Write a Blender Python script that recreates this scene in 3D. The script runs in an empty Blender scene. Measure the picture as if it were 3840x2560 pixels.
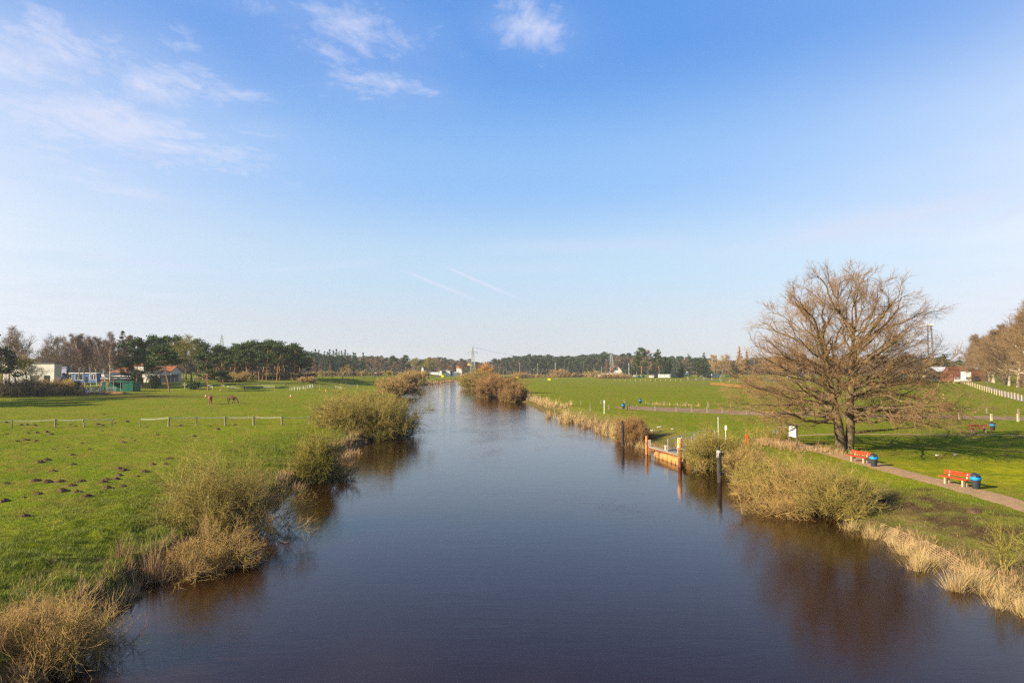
import bpy, math, random
import numpy as np
from mathutils import Vector, Matrix, Euler
rng = np.random.default_rng(7)
random.seed(7)
scene = bpy.context.scene
COL = scene.collection
D2R = math.radians

# ------------------------------------------------------------------ camera
CAMZ = 8.2
FPX = 2560.0                      # focal length in pixels of the 3840 px wide photograph
PITCH = math.atan(103 / FPX)
cam_d = bpy.data.cameras.new('camera'); cam = bpy.data.objects.new('camera', cam_d); COL.objects.link(cam)
cam_d.sensor_width = 36; cam_d.lens = 24; cam_d.clip_start = 0.3; cam_d.clip_end = 9000
cam.location = (0, 0, CAMZ); cam.rotation_euler = (math.pi / 2 + PITCH, 0, 0)
scene.camera = cam
CP, SP = math.cos(PITCH), math.sin(PITCH)

def ray(X, Y):
    u = (X - 1920) / FPX; v = (1280 - Y) / FPX
    return u, CP - v * SP, SP + v * CP
def at_z(X, Y, z=0.0):
    dx, dy, dz = ray(X, Y); t = (z - CAMZ) / dz
    return np.array([dx * t, dy * t, z])
def at_y(X, Y, depth):
    dx, dy, dz = ray(X, Y); t = depth / dy
    return np.array([dx * t, depth, CAMZ + dz * t])

# ------------------------------------------------------------------ terrain
LB = [(60,1640),(119,1552),(250,1421),(334,1342),(436,1285),(560,1195),(671,1121),(714,1104),(790,1041),(821,1028),(872,1000),(905,960),(915,930),(923,909),(947,897),(969,886),(1014,877),(1050,873.2),(1100,870),(1180,867),(1300,865)]
RB = [(2600,1560),(2420,1450),(2341,1398),(2320,1371),(2257,1355),(2216,1316),(2174,1298),(2101,1275),(2060,1250),(2018,1235),(1976,1208),(1924,1190),(1857,1165),(1795,1135),(1720,1105),(1649,1075),(1590,1052),(1530,1034),(1494,1022),(1446,1006),(1396,993),(1351,973),(1284,959),(1269,953),(1236,940),(1192,920),(1150,914),(1120,904),(1100,895),(1090,884),(1100,877.5),(1150,873.5),(1220,870.5),(1300,868.3)]
def w2(p): q = at_z(p[0] * 1.63265, p[1] * 1.63265, 0.0); return (q[0], q[1])
Lp = np.array([(-13.6, -40), (-13.2, 5)] + [w2(p) for p in LB])
Rp = np.array([(24, -40), (23, 10)] + [w2(p) for p in RB[2:]])
def jitter(P, amp):                # small natural irregularities of the water line
    out = [P[0]]
    r = np.random.default_rng(3)
    for a, b in zip(P[:-1], P[1:]):
        L = np.hypot(*(b - a)); n = int(min(6, max(1, L / 2.2)))
        for k in range(1, n + 1):
            q = a + (b - a) * k / n
            if k < n: q = q + r.normal(0, amp * min(1, L / 10), 2)
            out.append(q)
    return np.array(out)
Lp = jitter(Lp, .25); Rp = jitter(Rp, .25)
RIV = np.vstack([Lp, Rp[::-1]])
nL = len(Lp)
def seg_dist(px, py, P):
    d = np.full(px.shape, 1e9)
    for a, b in zip(P[:-1], P[1:]):
        ab = b - a; l2 = (ab ** 2).sum() + 1e-12
        t = np.clip(((px - a[0]) * ab[0] + (py - a[1]) * ab[1]) / l2, 0, 1)
        dd = (px - a[0] - t * ab[0]) ** 2 + (py - a[1] - t * ab[1]) ** 2
        np.minimum(d, dd, out=d)
    return np.sqrt(d)
def inside(px, py, P):
    c = np.zeros(px.shape, bool); j = len(P) - 1
    for i in range(len(P)):
        xi, yi = P[i]; xj, yj = P[j]
        if yi != yj:
            c ^= ((yi > py) != (yj > py)) & (px < (xj - xi) * (py - yi) / (yj - yi) + xi)
        j = i
    return c
def hashn(ix, iy, s):
    h = (ix * 374761393 + iy * 668265263 + s * 974634777) & 0xffffffff
    h = ((h ^ (h >> 13)) * 1274126177) & 0xffffffff
    return ((h ^ (h >> 16)) & 0xffff) / 65535.0
def vnoise(x, y, s=0):
    x = np.asarray(x, float); y = np.asarray(y, float)
    ix = np.floor(x).astype(np.int64); iy = np.floor(y).astype(np.int64)
    fx = x - ix; fy = y - iy; fx = fx * fx * (3 - 2 * fx); fy = fy * fy * (3 - 2 * fy)
    a = hashn(ix, iy, s); b = hashn(ix + 1, iy, s); c = hashn(ix, iy + 1, s); d = hashn(ix + 1, iy + 1, s)
    return (a + (b - a) * fx) * (1 - fy) + (c + (d - c) * fx) * fy - .5
def fbm(x, y, s=0, o=3):
    t = 0; a = 1.0
    for k in range(o): t = t + a * vnoise(x * 2 ** k, y * 2 ** k, s + k); a *= .5
    return t
def sst(a, b, x): t = np.clip((x - a) / (b - a), 0, 1); return t * t * (3 - 2 * t)
def river_sd(x, y):
    ins = inside(x, y, RIV)
    dL = seg_dist(x, y, Lp); dR = seg_dist(x, y, Rp)
    d = np.minimum(dL, dR); return np.where(ins, -d, d), dL < dR
MEADOW = 1.1
def height(x, y):
    x = np.atleast_1d(np.asarray(x, float)); y = np.atleast_1d(np.asarray(y, float))
    sd, left = river_sd(x, y)
    zl = np.where(sd < 0, sd * .6, 0) + .75 * sst(0, 1.1, sd) + (MEADOW - .75) * sst(.9, 5, sd)
    zr = np.where(sd < 0, sd * .45, 0) + .35 * sst(0, 1.0, sd) + (MEADOW - .35) * sst(.6, 6.5, sd)
    z = np.where(left, zl, zr); z = np.maximum(z, -2)
    land = sst(.4, 3, sd)
    near = 1 - sst(70, 160, y)
    rough = 1 - sst(2, 10, sd)
    und = .16 * fbm(x / 4.5, y / 4.5, 1, 3) + .13 * fbm(x / 1.3, y / 1.3, 5, 2) * (.7 + .9 * rough) + .07 * fbm(x / .55, y / .55, 8, 2) * (1 - sst(34, 60, y))
    und = und + np.maximum(0, .17 * fbm(x / .75, y / .75, 15, 2) * (1 - sst(3, 13, sd + 4 * vnoise(x / 4, y / 4, 17))) * 1.6) * (1 - sst(40, 60, y))
    z = z + np.where(left, und, und * .12) * land * near
    z = z + .5 * vnoise(x / 60, y / 60, 9) * sst(90, 160, y) * land * np.where(left, 1, .15)
    z = z + 2.1 * sst(222, 262, y) * sst(-58, -88, x) 
    return z
def gz(x, y): return float(height(x, y)[0])
def PT(X, Y):                      # photograph pixel -> point of the ground
    z = MEADOW
    for _ in range(12):
        p = at_z(X, Y, z); z = .5 * z + .5 * gz(p[0], p[1])
    p = at_z(X, Y, z); p[2] = gz(p[0], p[1]); return p
def XD(X, depth):                  # column X of the photograph at a given depth, on the ground
    x = depth * (X - 1920) / FPX / 1.0; return np.array([x, depth, gz(x, depth)])

# ------------------------------------------------------------------ meshes and tagging
def mesh_np(name, V, F, n=None, smooth=False):
    """V (n,3); F list of arrays (m,k)"""
    me = bpy.data.meshes.new(name)
    V = np.asarray(V, np.float32)
    if not isinstance(F, (list, tuple)): F = [F]
    F = [np.asarray(f, np.int32) for f in F if len(f)]
    loops = np.concatenate([f.ravel() for f in F]); sizes = np.concatenate([np.full(len(f), f.shape[1], np.int32) for f in F])
    starts = np.concatenate([[0], np.cumsum(sizes)[:-1]]).astype(np.int32)
    me.vertices.add(len(V)); me.vertices.foreach_set('co', V.ravel())
    me.loops.add(len(loops)); me.loops.foreach_set('vertex_index', loops)
    me.polygons.add(len(sizes)); me.polygons.foreach_set('loop_start', starts); me.polygons.foreach_set('loop_total', sizes)
    if smooth: me.polygons.foreach_set('use_smooth', np.ones(len(sizes), bool))
    me.update(calc_edges=True)
    return me
def add(name, me, mat=None, parent=None, loc=None, rot=None, scale=None):
    o = bpy.data.objects.new(name, me); COL.objects.link(o)
    if mat is not None and me is not None and len(me.materials) == 0: me.materials.append(mat)
    if parent is not None: o.parent = parent
    if loc is not None: o.location = [float(v) for v in loc]
    if rot is not None: o.rotation_euler = rot
    if scale is not None: o.scale = (scale,) * 3 if np.isscalar(scale) else scale
    return o
def tag(o, label=None, cat=None, group=None, kind=None):
    if label: o['label'] = label
    if cat: o['category'] = cat
    if group: o['group'] = group
    if kind: o['kind'] = kind
    return o
def thing(name, label, cat, loc, rz=0.0, group=None, scale=None):
    o = add(name, None, None, None, loc, (0, 0, rz), scale)
    o.empty_display_size = .3
    return tag(o, label, cat, group)
def dup(root, loc, rz=None, label=None, scale=None, group=None):
    c = root.copy(); COL.objects.link(c); c.location = [float(v) for v in loc]
    if rz is not None: c.rotation_euler = (0, 0, rz)
    if scale is not None: c.scale = (scale,) * 3 if np.isscalar(scale) else scale
    if label: c['label'] = label
    if group: c['group'] = group
    for ch in [k for k in bpy.data.objects if k.parent == root]:
        d = ch.copy(); COL.objects.link(d); d.parent = c
        for g in [k for k in bpy.data.objects if k.parent == ch]:
            e = g.copy(); COL.objects.link(e); e.parent = d
    return c

class MB:
    """collects simple solids into one mesh"""
    def __init__(s): s.v = []; s.f = {}; s.n = 0
    def put(s, V, F):
        V = np.asarray(V, float); s.v.append(V)
        for f in F:
            s.f.setdefault(len(f), []).append([i + s.n for i in f])
        s.n += len(V); return s
    def box(s, c, size, rz=0.0, M=None):
        x, y, z = [q / 2 for q in size]
        V = np.array([(-x,-y,-z),(x,-y,-z),(x,y,-z),(-x,y,-z),(-x,-y,z),(x,-y,z),(x,y,z),(-x,y,z)])
        if rz: cs, sn = math.cos(rz), math.sin(rz); V = V @ np.array([[cs, sn, 0], [-sn, cs, 0], [0, 0, 1]])
        if M is not None: V = V @ np.array(M).T
        return s.put(V + np.array(c), [(0,3,2,1),(4,5,6,7),(0,1,5,4),(1,2,6,5),(2,3,7,6),(3,0,4,7)])
    def bar(s, a, b, w, h=None):
        h = h or w; a = np.array(a, float); b = np.array(b, float); d = b - a; L = np.linalg.norm(d); d /= L
        up = np.array([0, 0, 1.]) if abs(d[2]) < .95 else np.array([0, 1., 0])
        r = np.cross(d, up); r /= np.linalg.norm(r); u = np.cross(r, d)
        V = [p + sx * r * w / 2 + su * u * h / 2 for p in (a, b) for sx, su in ((-1,-1),(1,-1),(1,1),(-1,1))]
        return s.put(V, [(0,1,2,3)[::-1],(4,5,6,7),(0,1,5,4),(1,2,6,5),(2,3,7,6),(3,0,4,7)])
    def tube(s, pts, rad, n=8, caps=True):
        pts = np.array(pts, float); rad = np.full(len(pts), rad) if np.isscalar(rad) else np.array(rad)
        V = []; ref = None
        for i, p in enumerate(pts):
            d = pts[min(i + 1, len(pts) - 1)] - pts[max(i - 1, 0)]; d = d / np.linalg.norm(d)
            if ref is None: ref = np.array([0, 0, 1.]) if abs(d[2]) < .9 else np.array([1., 0, 0])
            r = np.cross(d, ref); r /= np.linalg.norm(r); u = np.cross(r, d); ref = u if False else ref
            for k in range(n):
                a = 2 * math.pi * k / n; V.append(p + rad[i] * (math.cos(a) * r + math.sin(a) * u))
        F = [(i * n + k, i * n + (k + 1) % n, (i + 1) * n + (k + 1) % n, (i + 1) * n + k) for i in range(len(pts) - 1) for k in range(n)]
        if caps: F += [tuple(range(n))[::-1], tuple(range((len(pts) - 1) * n, len(pts) * n))]
        return s.put(V, F)
    def lathe(s, prof, n=16, c=(0, 0, 0)):
        return s.tube([(c[0], c[1], c[2] + z) for r, z in prof], [max(r, 1e-3) for r, z in prof], n)
    def ell(s, c, r, nu=10, nv=7, M=None):
        V = [(math.sin(math.pi * j / nv) * math.cos(2 * math.pi * i / nu), math.sin(math.pi * j / nv) * math.sin(2 * math.pi * i / nu), math.cos(math.pi * j / nv)) for j in range(1, nv) for i in range(nu)]
        V += [(0, 0, 1), (0, 0, -1)]; V = np.array(V) * np.array(r)
        if M is not None: V = V @ np.array(M).T
        F = [(j * nu + i, (j + 1) * nu + i, (j + 1) * nu + (i + 1) % nu, j * nu + (i + 1) % nu) for j in range(nv - 2) for i in range(nu)]
        T = (nv - 1) * nu
        F += [(T, i, (i + 1) % nu) for i in range(nu)] + [(T + 1, (nv - 2) * nu + (i + 1) % nu, (nv - 2) * nu + i) for i in range(nu)]
        return s.put(V + np.array(c), F)
    def mesh(s, name, smooth=False):
        me = mesh_np(name, np.vstack(s.v), [np.array(f) for f in s.f.values()], smooth=smooth)
        if not smooth: me.polygons.foreach_set('use_smooth', np.zeros(len(me.polygons), bool))
        return me
    def build(s, name, mat, parent=None, loc=None, smooth=False, rz=None):
        return add(name, s.mesh(name, smooth), mat, parent, loc, None if rz is None else (0, 0, rz))

# ------------------------------------------------------------------ materials
def nmat(name):
    m = bpy.data.materials.new(name); m.use_nodes = True; nt = m.node_tree
    return m, nt, nt.nodes['Principled BSDF']
def mat(name, c1, c2=None, scale=4.0, rough=.7, bump=0.0, bscale=None, island=0.0, metal=0.0, c3=None, stretch=None, spec=.18, trans=0.0, lo=.35, hi=.65):
    m, nt, b = nmat(name); N = nt.nodes; L = nt.links
    b.inputs['Roughness'].default_value = rough; b.inputs['Metallic'].default_value = metal
    b.inputs['Specular IOR Level'].default_value = spec
    if c2 is None: c2 = tuple(v * .8 for v in c1)
    tc = N.new('ShaderNodeTexCoord'); mp = N.new('ShaderNodeMapping'); L.new(tc.outputs['Object'], mp.inputs[0])
    if stretch: mp.inputs['Scale'].default_value = stretch
    nz = N.new('ShaderNodeTexNoise'); nz.inputs['Scale'].default_value = scale; nz.inputs['Detail'].default_value = 5; nz.inputs['Roughness'].default_value = .6
    L.new(mp.outputs[0], nz.inputs['Vector'])
    rm = N.new('ShaderNodeMapRange'); rm.inputs['From Min'].default_value = lo; rm.inputs['From Max'].default_value = hi; L.new(nz.outputs['Fac'], rm.inputs['Value'])
    fac = rm.outputs[0]
    if island:
        g = N.new('ShaderNodeNewGeometry'); mx = N.new('ShaderNodeMix'); mx.inputs[0].default_value = island
        L.new(fac, mx.inputs[2]); L.new(g.outputs['Random Per Island'], mx.inputs[3]); fac = mx.outputs[0]
    cr = N.new('ShaderNodeValToRGB'); L.new(fac, cr.inputs[0])
    cr.color_ramp.elements[0].color = (*c1, 1); cr.color_ramp.elements[1].color = (*c2, 1)
    if c3: e = cr.color_ramp.elements.new(1.0); cr.color_ramp.elements[1].position = .6; cr.color_ramp.elements[1].color = (*c2, 1); e.color = (*c3, 1)
    L.new(cr.outputs[0], b.inputs['Base Color'])
    if trans:
        t = N.new('ShaderNodeBsdfTranslucent'); L.new(cr.outputs[0], t.inputs[0]); ms = N.new('ShaderNodeMixShader'); ms.inputs[0].default_value = trans
        L.new(b.outputs[0], ms.inputs[1]); L.new(t.outputs[0], ms.inputs[2]); L.new(ms.outputs[0], N['Material Output'].inputs[0])
    if bump:
        bz = N.new('ShaderNodeTexNoise'); bz.inputs['Scale'].default_value = bscale or scale * 4; bz.inputs['Detail'].default_value = 4; L.new(mp.outputs[0], bz.inputs['Vector'])
        bp = N.new('ShaderNodeBump'); bp.inputs['Strength'].default_value = bump; bp.inputs['Distance'].default_value = .05
        L.new(bz.outputs['Fac'], bp.inputs['Height']); L.new(bp.outputs[0], b.inputs['Normal'])
    return m
# ------------------------------------------------------------------ light and sky
SUN_EL, SUN_AZ = 24.0, 26.0        # the shadows run to the right and away from the bridge
sd_ = bpy.data.lights.new('sun', 'SUN'); sun = bpy.data.objects.new('sun', sd_); COL.objects.link(sun)
sd_.energy = 5.0; sd_.angle = D2R(.53); sd_.color = (1.0, .86, .60)
dirv = Vector((math.cos(D2R(SUN_EL)) * math.cos(D2R(SUN_AZ)), math.cos(D2R(SUN_EL)) * math.sin(D2R(SUN_AZ)), -math.sin(D2R(SUN_EL))))
sun.rotation_euler = dirv.to_track_quat('-Z', 'Y').to_euler(); sun.location = (-60, -30, 60)
w = bpy.data.worlds.new('World'); scene.world = w; w.use_nodes = True
nt = w.node_tree; N, L = nt.nodes, nt.links; N.clear()
def V_(x):
    if isinstance(x, (int, float)):
        n = N.new('ShaderNodeValue'); n.outputs[0].default_value = x; return n.outputs[0]
    return x
def MT(op, a, b=None, c=None, clamp=False):
    n = N.new('ShaderNodeMath'); n.operation = op; n.use_clamp = clamp
    for i, q in enumerate((a, b, c)):
        if q is None: continue
        if isinstance(q, (int, float)): n.inputs[i].default_value = q
        else: L.new(q, n.inputs[i])
    return n.outputs[0]
def SM(a, b, x):                   # smooth step node
    n = N.new('ShaderNodeMapRange'); n.interpolation_type = 'SMOOTHSTEP'; n.inputs['From Min'].default_value = a; n.inputs['From Max'].default_value = b
    L.new(x, n.inputs['Value']); return n.outputs[0]
out = N.new('ShaderNodeOutputWorld'); bg = N.new('ShaderNodeBackground'); L.new(bg.outputs[0], out.inputs[0]); bg.inputs[1].default_value = .082
sky = N.new('ShaderNodeTexSky'); sky.sky_type = 'NISHITA'; sky.sun_disc = False
sky.sun_elevation = D2R(SUN_EL); sky.sun_rotation = math.atan2(-math.cos(D2R(SUN_AZ)), -math.sin(D2R(SUN_AZ)))
sky.air_density = 1.25; sky.dust_density = .5; sky.ozone_density = 3.5; sky.altitude = 20
tc = N.new('ShaderNodeTexCoord'); sp = N.new('ShaderNodeSeparateXYZ'); L.new(tc.outputs['Generated'], sp.inputs[0])
X_, Y_, Z_ = sp.outputs
ys = MT('MAXIMUM', Y_, .05); u = MT('DIVIDE', X_, ys); v = MT('DIVIDE', Z_, ys)
front = SM(.05, .3, Y_)
zc = MT('MAXIMUM', Z_, .02); cx_ = MT('DIVIDE', X_, zc); cy_ = MT('DIVIDE', Y_, zc)
cmb = N.new('ShaderNodeCombineXYZ'); L.new(cx_, cmb.inputs[0]); L.new(cy_, cmb.inputs[1])
def noise(vec, scale, detail=6, rough=.6, dist=0.0, st=(1, 1, 1), rot=0):
    mp = N.new('ShaderNodeMapping'); mp.inputs['Scale'].default_value = st; mp.inputs['Rotation'].default_value = (0, 0, rot); L.new(vec, mp.inputs[0])
    n = N.new('ShaderNodeTexNoise'); n.inputs['Scale'].default_value = scale; n.inputs['Detail'].default_value = detail; n.inputs['Roughness'].default_value = rough; n.inputs['Distortion'].default_value = dist
    L.new(mp.outputs[0], n.inputs['Vector']); return n.outputs['Fac']
n1 = noise(cmb.outputs[0], 2.6, 9, .62, .6, (1, .8, 1), .5)
n2 = noise(cmb.outputs[0], 9.0, 7, .65, .8, (1.0, .7, 1), .5)
n3 = noise(cmb.outputs[0], .9, 3, .5, .2)
tex = MT('ADD', MT('MULTIPLY', n1, .65), MT('MULTIPLY', n2, .35))
mask = None
for (X, Y, rx, ry, s, tl) in [(120,190,430,130,1.0,.05),(330,430,520,130,1.0,.25),(560,300,240,110,.9,.3),(60,560,420,90,.6,.0),(600,500,260,60,.6,.1),(330,630,260,40,.65,.0),(640,620,260,50,.35,.1),(460,715,180,40,.5,.15),
                           (1330,110,330,150,.80,.2),(1180,20,300,60,.7,.1),(1460,140,200,80,.7,.1),(1430,290,230,80,.74,.15),(1490,385,60,20,.5,0),(1985,90,220,100,.66,.1),(930,480,180,50,.5,.05),(820,340,150,40,.45,.1)]:
    du = MT('SUBTRACT', u, (X - 1920) / FPX); dv = MT('SUBTRACT', v, (1383 - Y) / FPX)
    c, s_ = math.cos(-tl), math.sin(-tl)
    a = MT('ADD', MT('MULTIPLY', du, c), MT('MULTIPLY', dv, s_)); b_ = MT('SUBTRACT', MT('MULTIPLY', dv, c), MT('MULTIPLY', du, s_))
    a = MT('DIVIDE', a, rx / FPX); b_ = MT('DIVIDE', b_, ry / FPX)
    r2 = MT('ADD', MT('MULTIPLY', a, a), MT('MULTIPLY', b_, b_))
    e = MT('MULTIPLY', MT('EXPONENT', MT('MULTIPLY', r2, -.72)), s)
    mask = e if mask is None else MT('MAXIMUM', mask, e)
thr = MT('SUBTRACT', .60, MT('MULTIPLY', mask, .30))
cl = MT('DIVIDE', MT('SUBTRACT', tex, thr), .24, clamp=True)
cl = MT('MULTIPLY', MT('MULTIPLY', cl, front), SM(.0, .25, mask))
veil = MT('MULTIPLY', MT('MULTIPLY', mask, MT('MULTIPLY', n1, .5)), front)
cl = MT('MAXIMUM', MT('MULTIPLY', cl, .85), veil)
# condensation trails and thin streaks
for (x0, y0, x1, y1, wd, s) in [(1490,1005,1830,1142,5,.42),(1630,982,1985,1136,5,.45),(150,938,900,1022,11,.22),(900,1022,1500,975,14,.12),(3900,700,2750,940,42,.30),(3900,810,2500,965,30,.14),(3900,745,3680,860,22,.25),(2700,905,1700,930,26,.14),(2300,1000,1500,1010,20,.08)]:
    p0 = ((x0 - 1920) / FPX, (1383 - y0) / FPX); p1 = ((x1 - 1920) / FPX, (1383 - y1) / FPX)
    dx, dy = p1[0] - p0[0], p1[1] - p0[1]; Ln = math.hypot(dx, dy); dx /= Ln; dy /= Ln
    du = MT('SUBTRACT', u, p0[0]); dv = MT('SUBTRACT', v, p0[1])
    al = MT('DIVIDE', MT('ADD', MT('MULTIPLY', du, dx), MT('MULTIPLY', dv, dy)), Ln)
    pe = MT('SUBTRACT', MT('MULTIPLY', dv, dx), MT('MULTIPLY', du, dy))
    pe = MT('ADD', pe, MT('MULTIPLY', MT('SUBTRACT', n1, .5), wd / FPX * 1.2))
    pe = MT('DIVIDE', pe, wd / FPX)
    e = MT('EXPONENT', MT('MULTIPLY', MT('MULTIPLY', pe, pe), -1.0))
    e = MT('MULTIPLY', e, MT('MULTIPLY', SM(-.02, .25, al), SM(1.02, .6, al)))
    e = MT('MULTIPLY', MT('MULTIPLY', e, s * 1.9), MT('ADD', .6, MT('MULTIPLY', n2, .8)))
    cl = MT('MAXIMUM', cl, MT('MULTIPLY', e, front))
side = MT('MULTIPLY', MT('MULTIPLY', MT('MULTIPLY', u, u), 1.15), MT('MULTIPLY', front, MT('ADD', .45, MT('MULTIPLY', n3, .6))), clamp=True)
side = MT('MULTIPLY', side, MT('ADD', .38, MT('MULTIPLY', SM(.45, .15, Z_), .85)), clamp=True)
def mixc(f, a, b):
    n = N.new('ShaderNodeMix'); n.data_type = 'RGBA'
    if isinstance(f, float): n.inputs[0].default_value = f
    else: L.new(f, n.inputs[0])
    for i, q in ((6, a), (7, b)):
        if isinstance(q, tuple): n.inputs[i].default_value = (*q, 1)
        else: L.new(q, n.inputs[i])
    return n.outputs[2]
CLW = (3.7, 3.95, 4.95)
elr = N.new('ShaderNodeValToRGB'); L.new(Z_, elr.inputs[0]); e_ = elr.color_ramp; e_.interpolation = 'EASE'
st = [(0, (3.30, 3.40, 3.95)), (.045, (3.25, 3.52, 4.15)), (.15, (2.75, 3.72, 4.75)), (.27, (1.55, 2.85, 5.0)), (.44, (.48, 1.66, 4.4)), (.75, (.30, .85, 2.7)), (1, (.22, .62, 2.1))]
e_.elements[0].position = 0; e_.elements[0].color = (*[c / 6 for c in st[0][1]], 1); e_.elements[1].position = 1; e_.elements[1].color = (*[c / 6 for c in st[-1][1]], 1)
for p_, c_ in st[1:-1]: k_ = e_.elements.new(p_); k_.color = (*[c / 6 for c in c_], 1)
sc6 = N.new('ShaderNodeVectorMath'); sc6.operation = 'SCALE'; sc6.inputs['Scale'].default_value = 6.0; L.new(elr.outputs[0], sc6.inputs[0])
c0 = mixc(.82, sky.outputs[0], sc6.outputs[0])
c0 = mixc(side, c0, (4.55, 4.75, 5.25))
c1 = mixc(cl, c0, CLW)
below = SM(.0, -.03, Z_)
c2 = mixc(below, c1, (.5, .55, .4))
L.new(c2, bg.inputs[0])
vs = scene.view_settings; vs.view_transform = 'Standard'; vs.look = 'None'; vs.gamma = 1; vs.exposure = 1.24; vs.use_curve_mapping = False
scene.cycles.max_bounces = 6; scene.cycles.diffuse_bounces = 3; scene.cycles.glossy_bounces = 3; scene.cycles.transparent_max_bounces = 8
scene.cycles.caustics_reflective = False; scene.cycles.caustics_refractive = False
scene.cycles.use_denoising = False; scene.cycles.filter_width = 1.4; scene.cycles.sample_clamp_indirect = 6

# ------------------------------------------------------------------ ground sheet and river
ys_ = [-30., -20, -12, -5, 0, 4, 8]
yv = 10.0
while yv < 5200: ys_.append(yv); yv += max(.22, yv * .0085)
ys_ = np.array(ys_)
uu = np.linspace(-1, 1, 821); uu = np.sign(uu) * (.42 * np.abs(uu) + .58 * np.abs(uu) ** 3)
YY, UU = np.meshgrid(ys_, uu, indexing='ij'); XX = UU * (52 + 1.5 * np.maximum(YY, 0))
ZZ = height(XX.ravel(), YY.ravel()).reshape(XX.shape)
SDg, LEFTg = river_sd(XX.ravel(), YY.ravel()); SDg = SDg.reshape(XX.shape); LEFTg = LEFTg.reshape(XX.shape)
nr, nc = XX.shape
idx = np.arange(nr * nc).reshape(nr, nc)
Q = np.stack([idx[:-1, :-1], idx[:-1, 1:], idx[1:, 1:], idx[1:, :-1]], -1).reshape(-1, 4)
gme = mesh_np('ground', np.stack([XX, YY, ZZ], -1).reshape(-1, 3), Q, smooth=True)
def blob(X, Y, rx, ry):            # soft patch around a photograph point, radii in metres
    p = PT(X, Y); return np.exp(-(((XX - p[0]) / rx) ** 2 + ((YY - p[1]) / ry) ** 2) * 1.2)
nzA = fbm(XX / 2.2, YY / 2.2, 21, 3); nzB = fbm(XX / .7, YY / .7, 31, 2)
edge = 1 - sst(.3, 2.4, SDg + 1.2 * nzA)
soil = np.zeros_like(XX)
rightnear = (~LEFTg) & (YY < 46) & (YY > 15)
band = sst(1.5, 3.2, SDg) * (1 - sst(5.2, 7.6, SDg + 2.6 * nzA)) * (1 - sst(38, 46, YY))
soil = np.where(rightnear, band * (.62 + nzB * .9 + nzA * .8), 0)
for b in [(3655,1945,.5,.6),(3620,1985,.9,.5),(3470,1835,.7,.5),(3300,1870,1.3,1.4)]: soil = np.maximum(soil, blob(*b) * (.9 + nzB))
for b in [(520,1490,22,6),(420,1480,20,8),(330,1482,14,8),(640,1483,18,4)]: soil = np.maximum(soil, blob(*b) * (.75 + nzA))
soil = np.maximum(soil, edge * np.where(LEFTg, .95, .6))
soil = np.clip(soil, 0, 1)
tan = np.where(LEFTg, (1 - sst(1.0, 4.5, SDg + 3 * nzA)) * .8, (1 - sst(3.4, 6.2, SDg + 2 * nzA)) * .95)
for b in [(2700,1440,60,26),(2420,1426,80,14),(2900,1660,3.4,6)]: tan = np.maximum(tan, blob(*b) * (.7 + nzA))
tan = np.clip(tan, 0, 1)
lush = np.clip(np.where(LEFTg, 1 - sst(4, 11, SDg + 4 * nzA), 0) + .5 * fbm(XX / 9, YY / 9, 41, 3), 0, 1)
yel = blob(3800, 1790, 10, 5) + .8 * blob(3600, 1745, 9, 4)
yel = np.clip(yel * (.8 + 1.2 * nzA), 0, 1)
for nm, ar in (('soil', soil), ('tan', tan), ('lush', lush), ('yel', yel)):
    at = gme.attributes.new(nm, 'FLOAT', 'POINT'); at.data.foreach_set('value', ar.ravel().astype(np.float32))

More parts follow.
